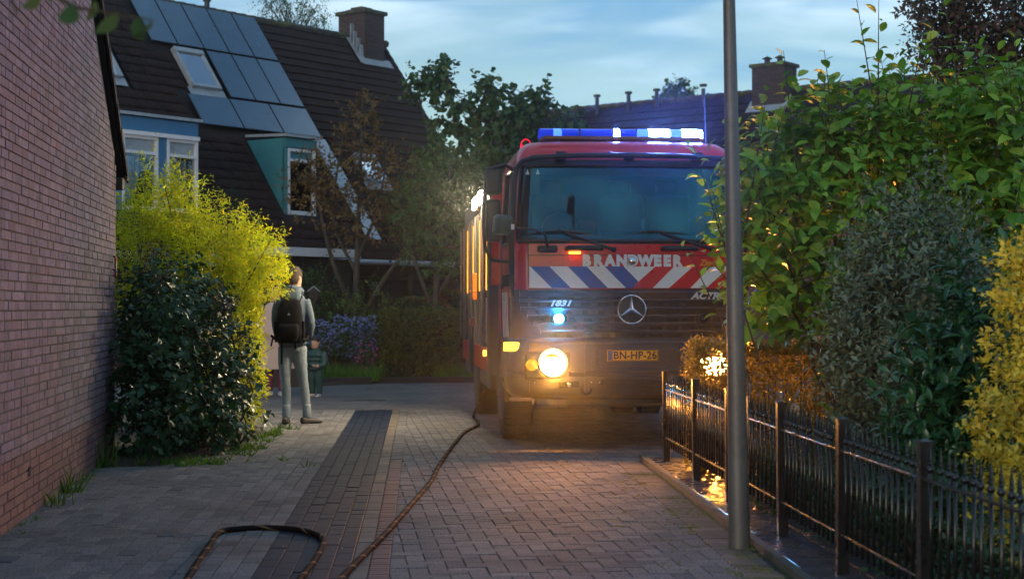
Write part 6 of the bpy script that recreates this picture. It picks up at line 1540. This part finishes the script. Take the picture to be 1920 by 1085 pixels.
# backpack is a thing of its own
bp = empty('backpack', (-2.63, 18.75, .93), 0, 'black backpack with loose straps on the back of the standing person', 'backpack')
b = MB(); bz = lambda z: z - .93
pr = [(.97, .125, .07, -.215), (1.0, .15, .095, -.225), (1.12, .158, .105, -.235), (1.26, .15, .095, -.225), (1.39, .138, .08, -.205), (1.47, .105, .055, -.18), (1.495, .05, .03, -.175)]
b.loft([ring_e((0, y, bz(z)), rx, ry, 24, sq=3.2) for z, rx, ry, y in pr]); b.build('main_body', M['bag'], bp, smooth='full')
b = MB(); pr = [(1.0, .10, .05, -.31), (1.06, .12, .06, -.325), (1.15, .122, .06, -.325), (1.2, .105, .045, -.315)]
b.loft([ring_e((0, y, bz(z)), rx, ry, 20, sq=3.2) for z, rx, ry, y in pr]); b.build('front_pocket', M['bag'], bp, smooth='full')
for sx in (-1, 1):
    b = MB(); path = [(sx * .085, -.14, bz(1.42)), (sx * .10, -.08, bz(1.505)), (sx * .12, .05, bz(1.50)), (sx * .14, .135, bz(1.35)), (sx * .165, .12, bz(1.15)), (sx * .18, -.05, bz(1.02)), (sx * .15, -.16, bz(1.0))]
    c = catmull([Vector(p) for p in path], 6); b.tube(c, .021, 8); b.build('shoulder_strap', M['bag'], bp, smooth='full')
    b = MB(); b.box((sx * .165, -.235, bz(1.13)), (.03, .1, .2)); b.build('side_pocket', M['bag'], bp, bevel=.012)
for x, z0, z1 in ((-.10, 1.0, .72), (.06, .99, .9), (-.17, 1.08, .98)):
    b = MB(); b.box((x, -.2, bz((z0 + z1) / 2)), (.022, .006, z0 - z1)); b.build('loose_strap', M['bag'], bp)
b = MB(); b.box((-.20, -.14, bz(1.03)), (.10, .012, .03), Euler((0, .7, 0)).to_matrix()); b.box((-.225, -.14, bz(.98)), (.02, .01, .1), Euler((0, .2, 0)).to_matrix()); b.build('hip_strap', M['bag'], bp)
b = MB(); b.add([(-.018, -.322, bz(1.30)), (.018, -.322, bz(1.30)), (0, -.308, bz(1.335))], [(0, 1, 2)]); b.box((0, -.29, bz(1.31)), (.03, .012, .03)); b.build('badge', M['jeans'], bp)
b = MB(); b.box((.12, -.27, bz(1.225)), (.07, .008, .006)); b.build('zip', M['chrome'], bp)

# ---- adult in a long pale coat, leaning towards the child
ad = empty('person', (-3.72, 24.6, 0), 0, 'person in long pale pink coat and plum trousers half hidden behind the man', 'person')
b = MB()
for sx in (-1, 1): limb(b, [(sx * .09, 0, .85), (sx * .095, .0, .6), (sx * .09, .01, .42), (sx * .09, .02, .09)], [.085, .08, .062, .05])
b.loft([ring_e((0, 0, z), rx, ry, 22) for z, rx, ry in ((.80, .16, .12), (1.0, .165, .12), (1.2, .16, .11), (1.38, .18, .105), (1.45, .12, .08), (1.5, .06, .06))])
for sx in (-1, 1):
    limb(b, [(sx * .16, 0, 1.40), (sx * .23, .02, 1.22), (sx * .25, -.04, 1.05), (sx * .17, -.2, .95)], [.06, .055, .048, .038]); hand(b, (sx * .165, -.205, .945), (-sx * .3, -.8, -.3), (-sx * .3, .2, -.6), .95)
limb(b, [(0, 0, 1.44), (0, -.02, 1.52), (0, -.03, 1.57)], [.052, .05, .05]); pt = head(b, (0, -.03, 1.54), .96, Vector((.5, -.85, -.15)))
remeshed('body', b, .012, [M['skin'], M['plum']], ad, lambda c: 1 if c.z < 1.48 and c.y > -.2 else 0, 3)
b = MB(); n = 40; rr = []
for z, rx, ry, amp in ((1.47, .09, .075, 0), (1.43, .15, .1, 0), (1.36, .195, .125, 0), (1.2, .19, .13, .003), (1.0, .205, .15, .006), (.8, .24, .18, .012), (.6, .275, .205, .02), (.43, .30, .225, .028)):
    rr.append([p * 1 + Vector((0, 0, 0)) for p in [Vector((math.cos(t) * (rx + amp * math.sin(7 * t)), math.sin(t) * (ry + amp * math.sin(7 * t + 1)), z)) for t in np.linspace(0, 2 * math.pi, n, endpoint=False)]])
b.loft(rr, caps=False)
for sx in (-1, 1): limb(b, [(sx * .16, 0, 1.40), (sx * .235, .02, 1.22), (sx * .255, -.04, 1.05), (sx * .18, -.19, .955)], [.075, .07, .064, .056])
o = b.build('coat', M['coat'], ad, smooth='full')
for sx in (-1, 1): shoe(ad, sx * .09, -.02, math.pi + sx * .3, M['pale_shoe'], .95)
b = MB(); b.loft([[Vector((0, .005, 1.54)) + p * .96 for p in ring_e((0, o_, z), rx, ry, 22)] for z, rx, ry, o_ in [(.02, .07, .07, .03), (.08, .088, .1, .01), (.15, .09, .11, -.01), (.2, .082, .1, -.01), (.235, .05, .06, -.01), (.25, .01, .01, -.01)]]); b.build('hair', M['hair'], ad, smooth='full')

# ---- child in a dark green puffer jacket, facing the camera side
kid = empty('person', (-3.06, 24.4, 0), R_(-25), 'small child in a dark green puffer jacket beside the standing man', 'person')
b = MB()
for sx in (-1, 1): limb(b, [(sx * .06, 0, .46), (sx * .065, -.01, .3), (sx * .065, .0, .2), (sx * .065, .01, .05)], [.07, .066, .055, .046])
b.loft([ring_e((0, 0, z), rx, ry, 20) for z, rx, ry in ((.42, .12, .095), (.52, .125, .1), (.62, .125, .1), (.70, .11, .085), (.735, .05, .05))])
for sx in (-1, 1):
    limb(b, [(sx * .11, 0, .69), (sx * .16, .0, .60), (sx * .17, -.04, .5), (sx * .10, -.13, .48)], [.05, .048, .044, .036]); hand(b, (sx * .10, -.135, .48), (-sx * .5, -.7, .1), (-sx * .3, .3, .6), .6)
limb(b, [(0, 0, .71), (0, -.005, .75), (0, -.01, .78)], [.042, .04, .04]); pk = head(b, (0, -.01, .755), .80, Vector((0, -1, 0)))
remeshed('body', b, .009, [M['skin'], M['puffer'], M['kidpants']], kid, lambda c: (0 if (c.z > .745 or (c.y < -.135 and .4 < c.z < .6)) else (2 if c.z < .42 else 1)), 2)
b = MB()
for z in (.44, .51, .58, .65): b.loft([ring_e((0, 0, z - .032), .125, .1, 20), ring_e((0, 0, z), .143, .118, 20), ring_e((0, 0, z + .032), .125, .1, 20)])
for sx in (-1, 1): b.tube([(sx * .115, 0, .69), (sx * .14, 0, .645), (sx * .165, 0, .6), (sx * .172, -.02, .55), (sx * .17, -.045, .5), (sx * .13, -.1, .485)], [.055, .062, .05, .058, .048, .046], 12)
b.loft([ring_e((0, 0, .70), .08, .07, 16), ring_e((0, 0, .735), .07, .065, 16), ring_e((0, 0, .755), .06, .055, 16)])
b.build('jacket', M['puffer'], kid, smooth='full')
b = MB(); b.loft([[Vector((0, -.01, .755)) + p * .8 for p in ring_e((0, o_, z), rx, ry, 22)] for z, rx, ry, o_ in [(.07, .072, .07, .035), (.12, .082, .095, .018), (.165, .084, .108, .006), (.205, .078, .096, .004), (.235, .05, .06, .004), (.248, .01, .01, .004)]]); b.build('hair', M['dark_hair'], kid, smooth='full')
b = MB()
for sx in (-1, 1): p = pk(sx * .03, .088, .125); b.lathe([(.001, -.004), (.009, 0), (.001, .004)], 8, Matrix.Translation(p) @ Euler((math.pi / 2, 0, 0)).to_matrix().to_4x4())
b.build('eyes', M['eye'], kid)
for sx in (-1, 1): shoe(kid, sx * .065, -.02, math.pi + sx * .25, M['pale_shoe'] if sx > 0 else M['pale_shoe'], .68)

# ================================================================== thin haze added to give the lamps a glow
hzb = MB(); hzb.box((5, 34, 6.0), (60, 80, 14.6))
m = bpy.data.materials.new('glow_haze'); m.use_nodes = True; t_ = m.node_tree; t_.nodes.remove(t_.nodes['Principled BSDF'])
pv = t_.nodes.new('ShaderNodeVolumePrincipled'); pv.inputs['Color'].default_value = (.92, .95, 1, 1); pv.inputs['Density'].default_value = .0011; pv.inputs['Anisotropy'].default_value = .96
t_.links.new(pv.outputs[0], t_.nodes['Material Output'].inputs['Volume'])
HAZE = hzb.build('haze', m); tag(HAZE, 'thin haze added around the street to give the lamps a glow', 'haze', kind='stuff')
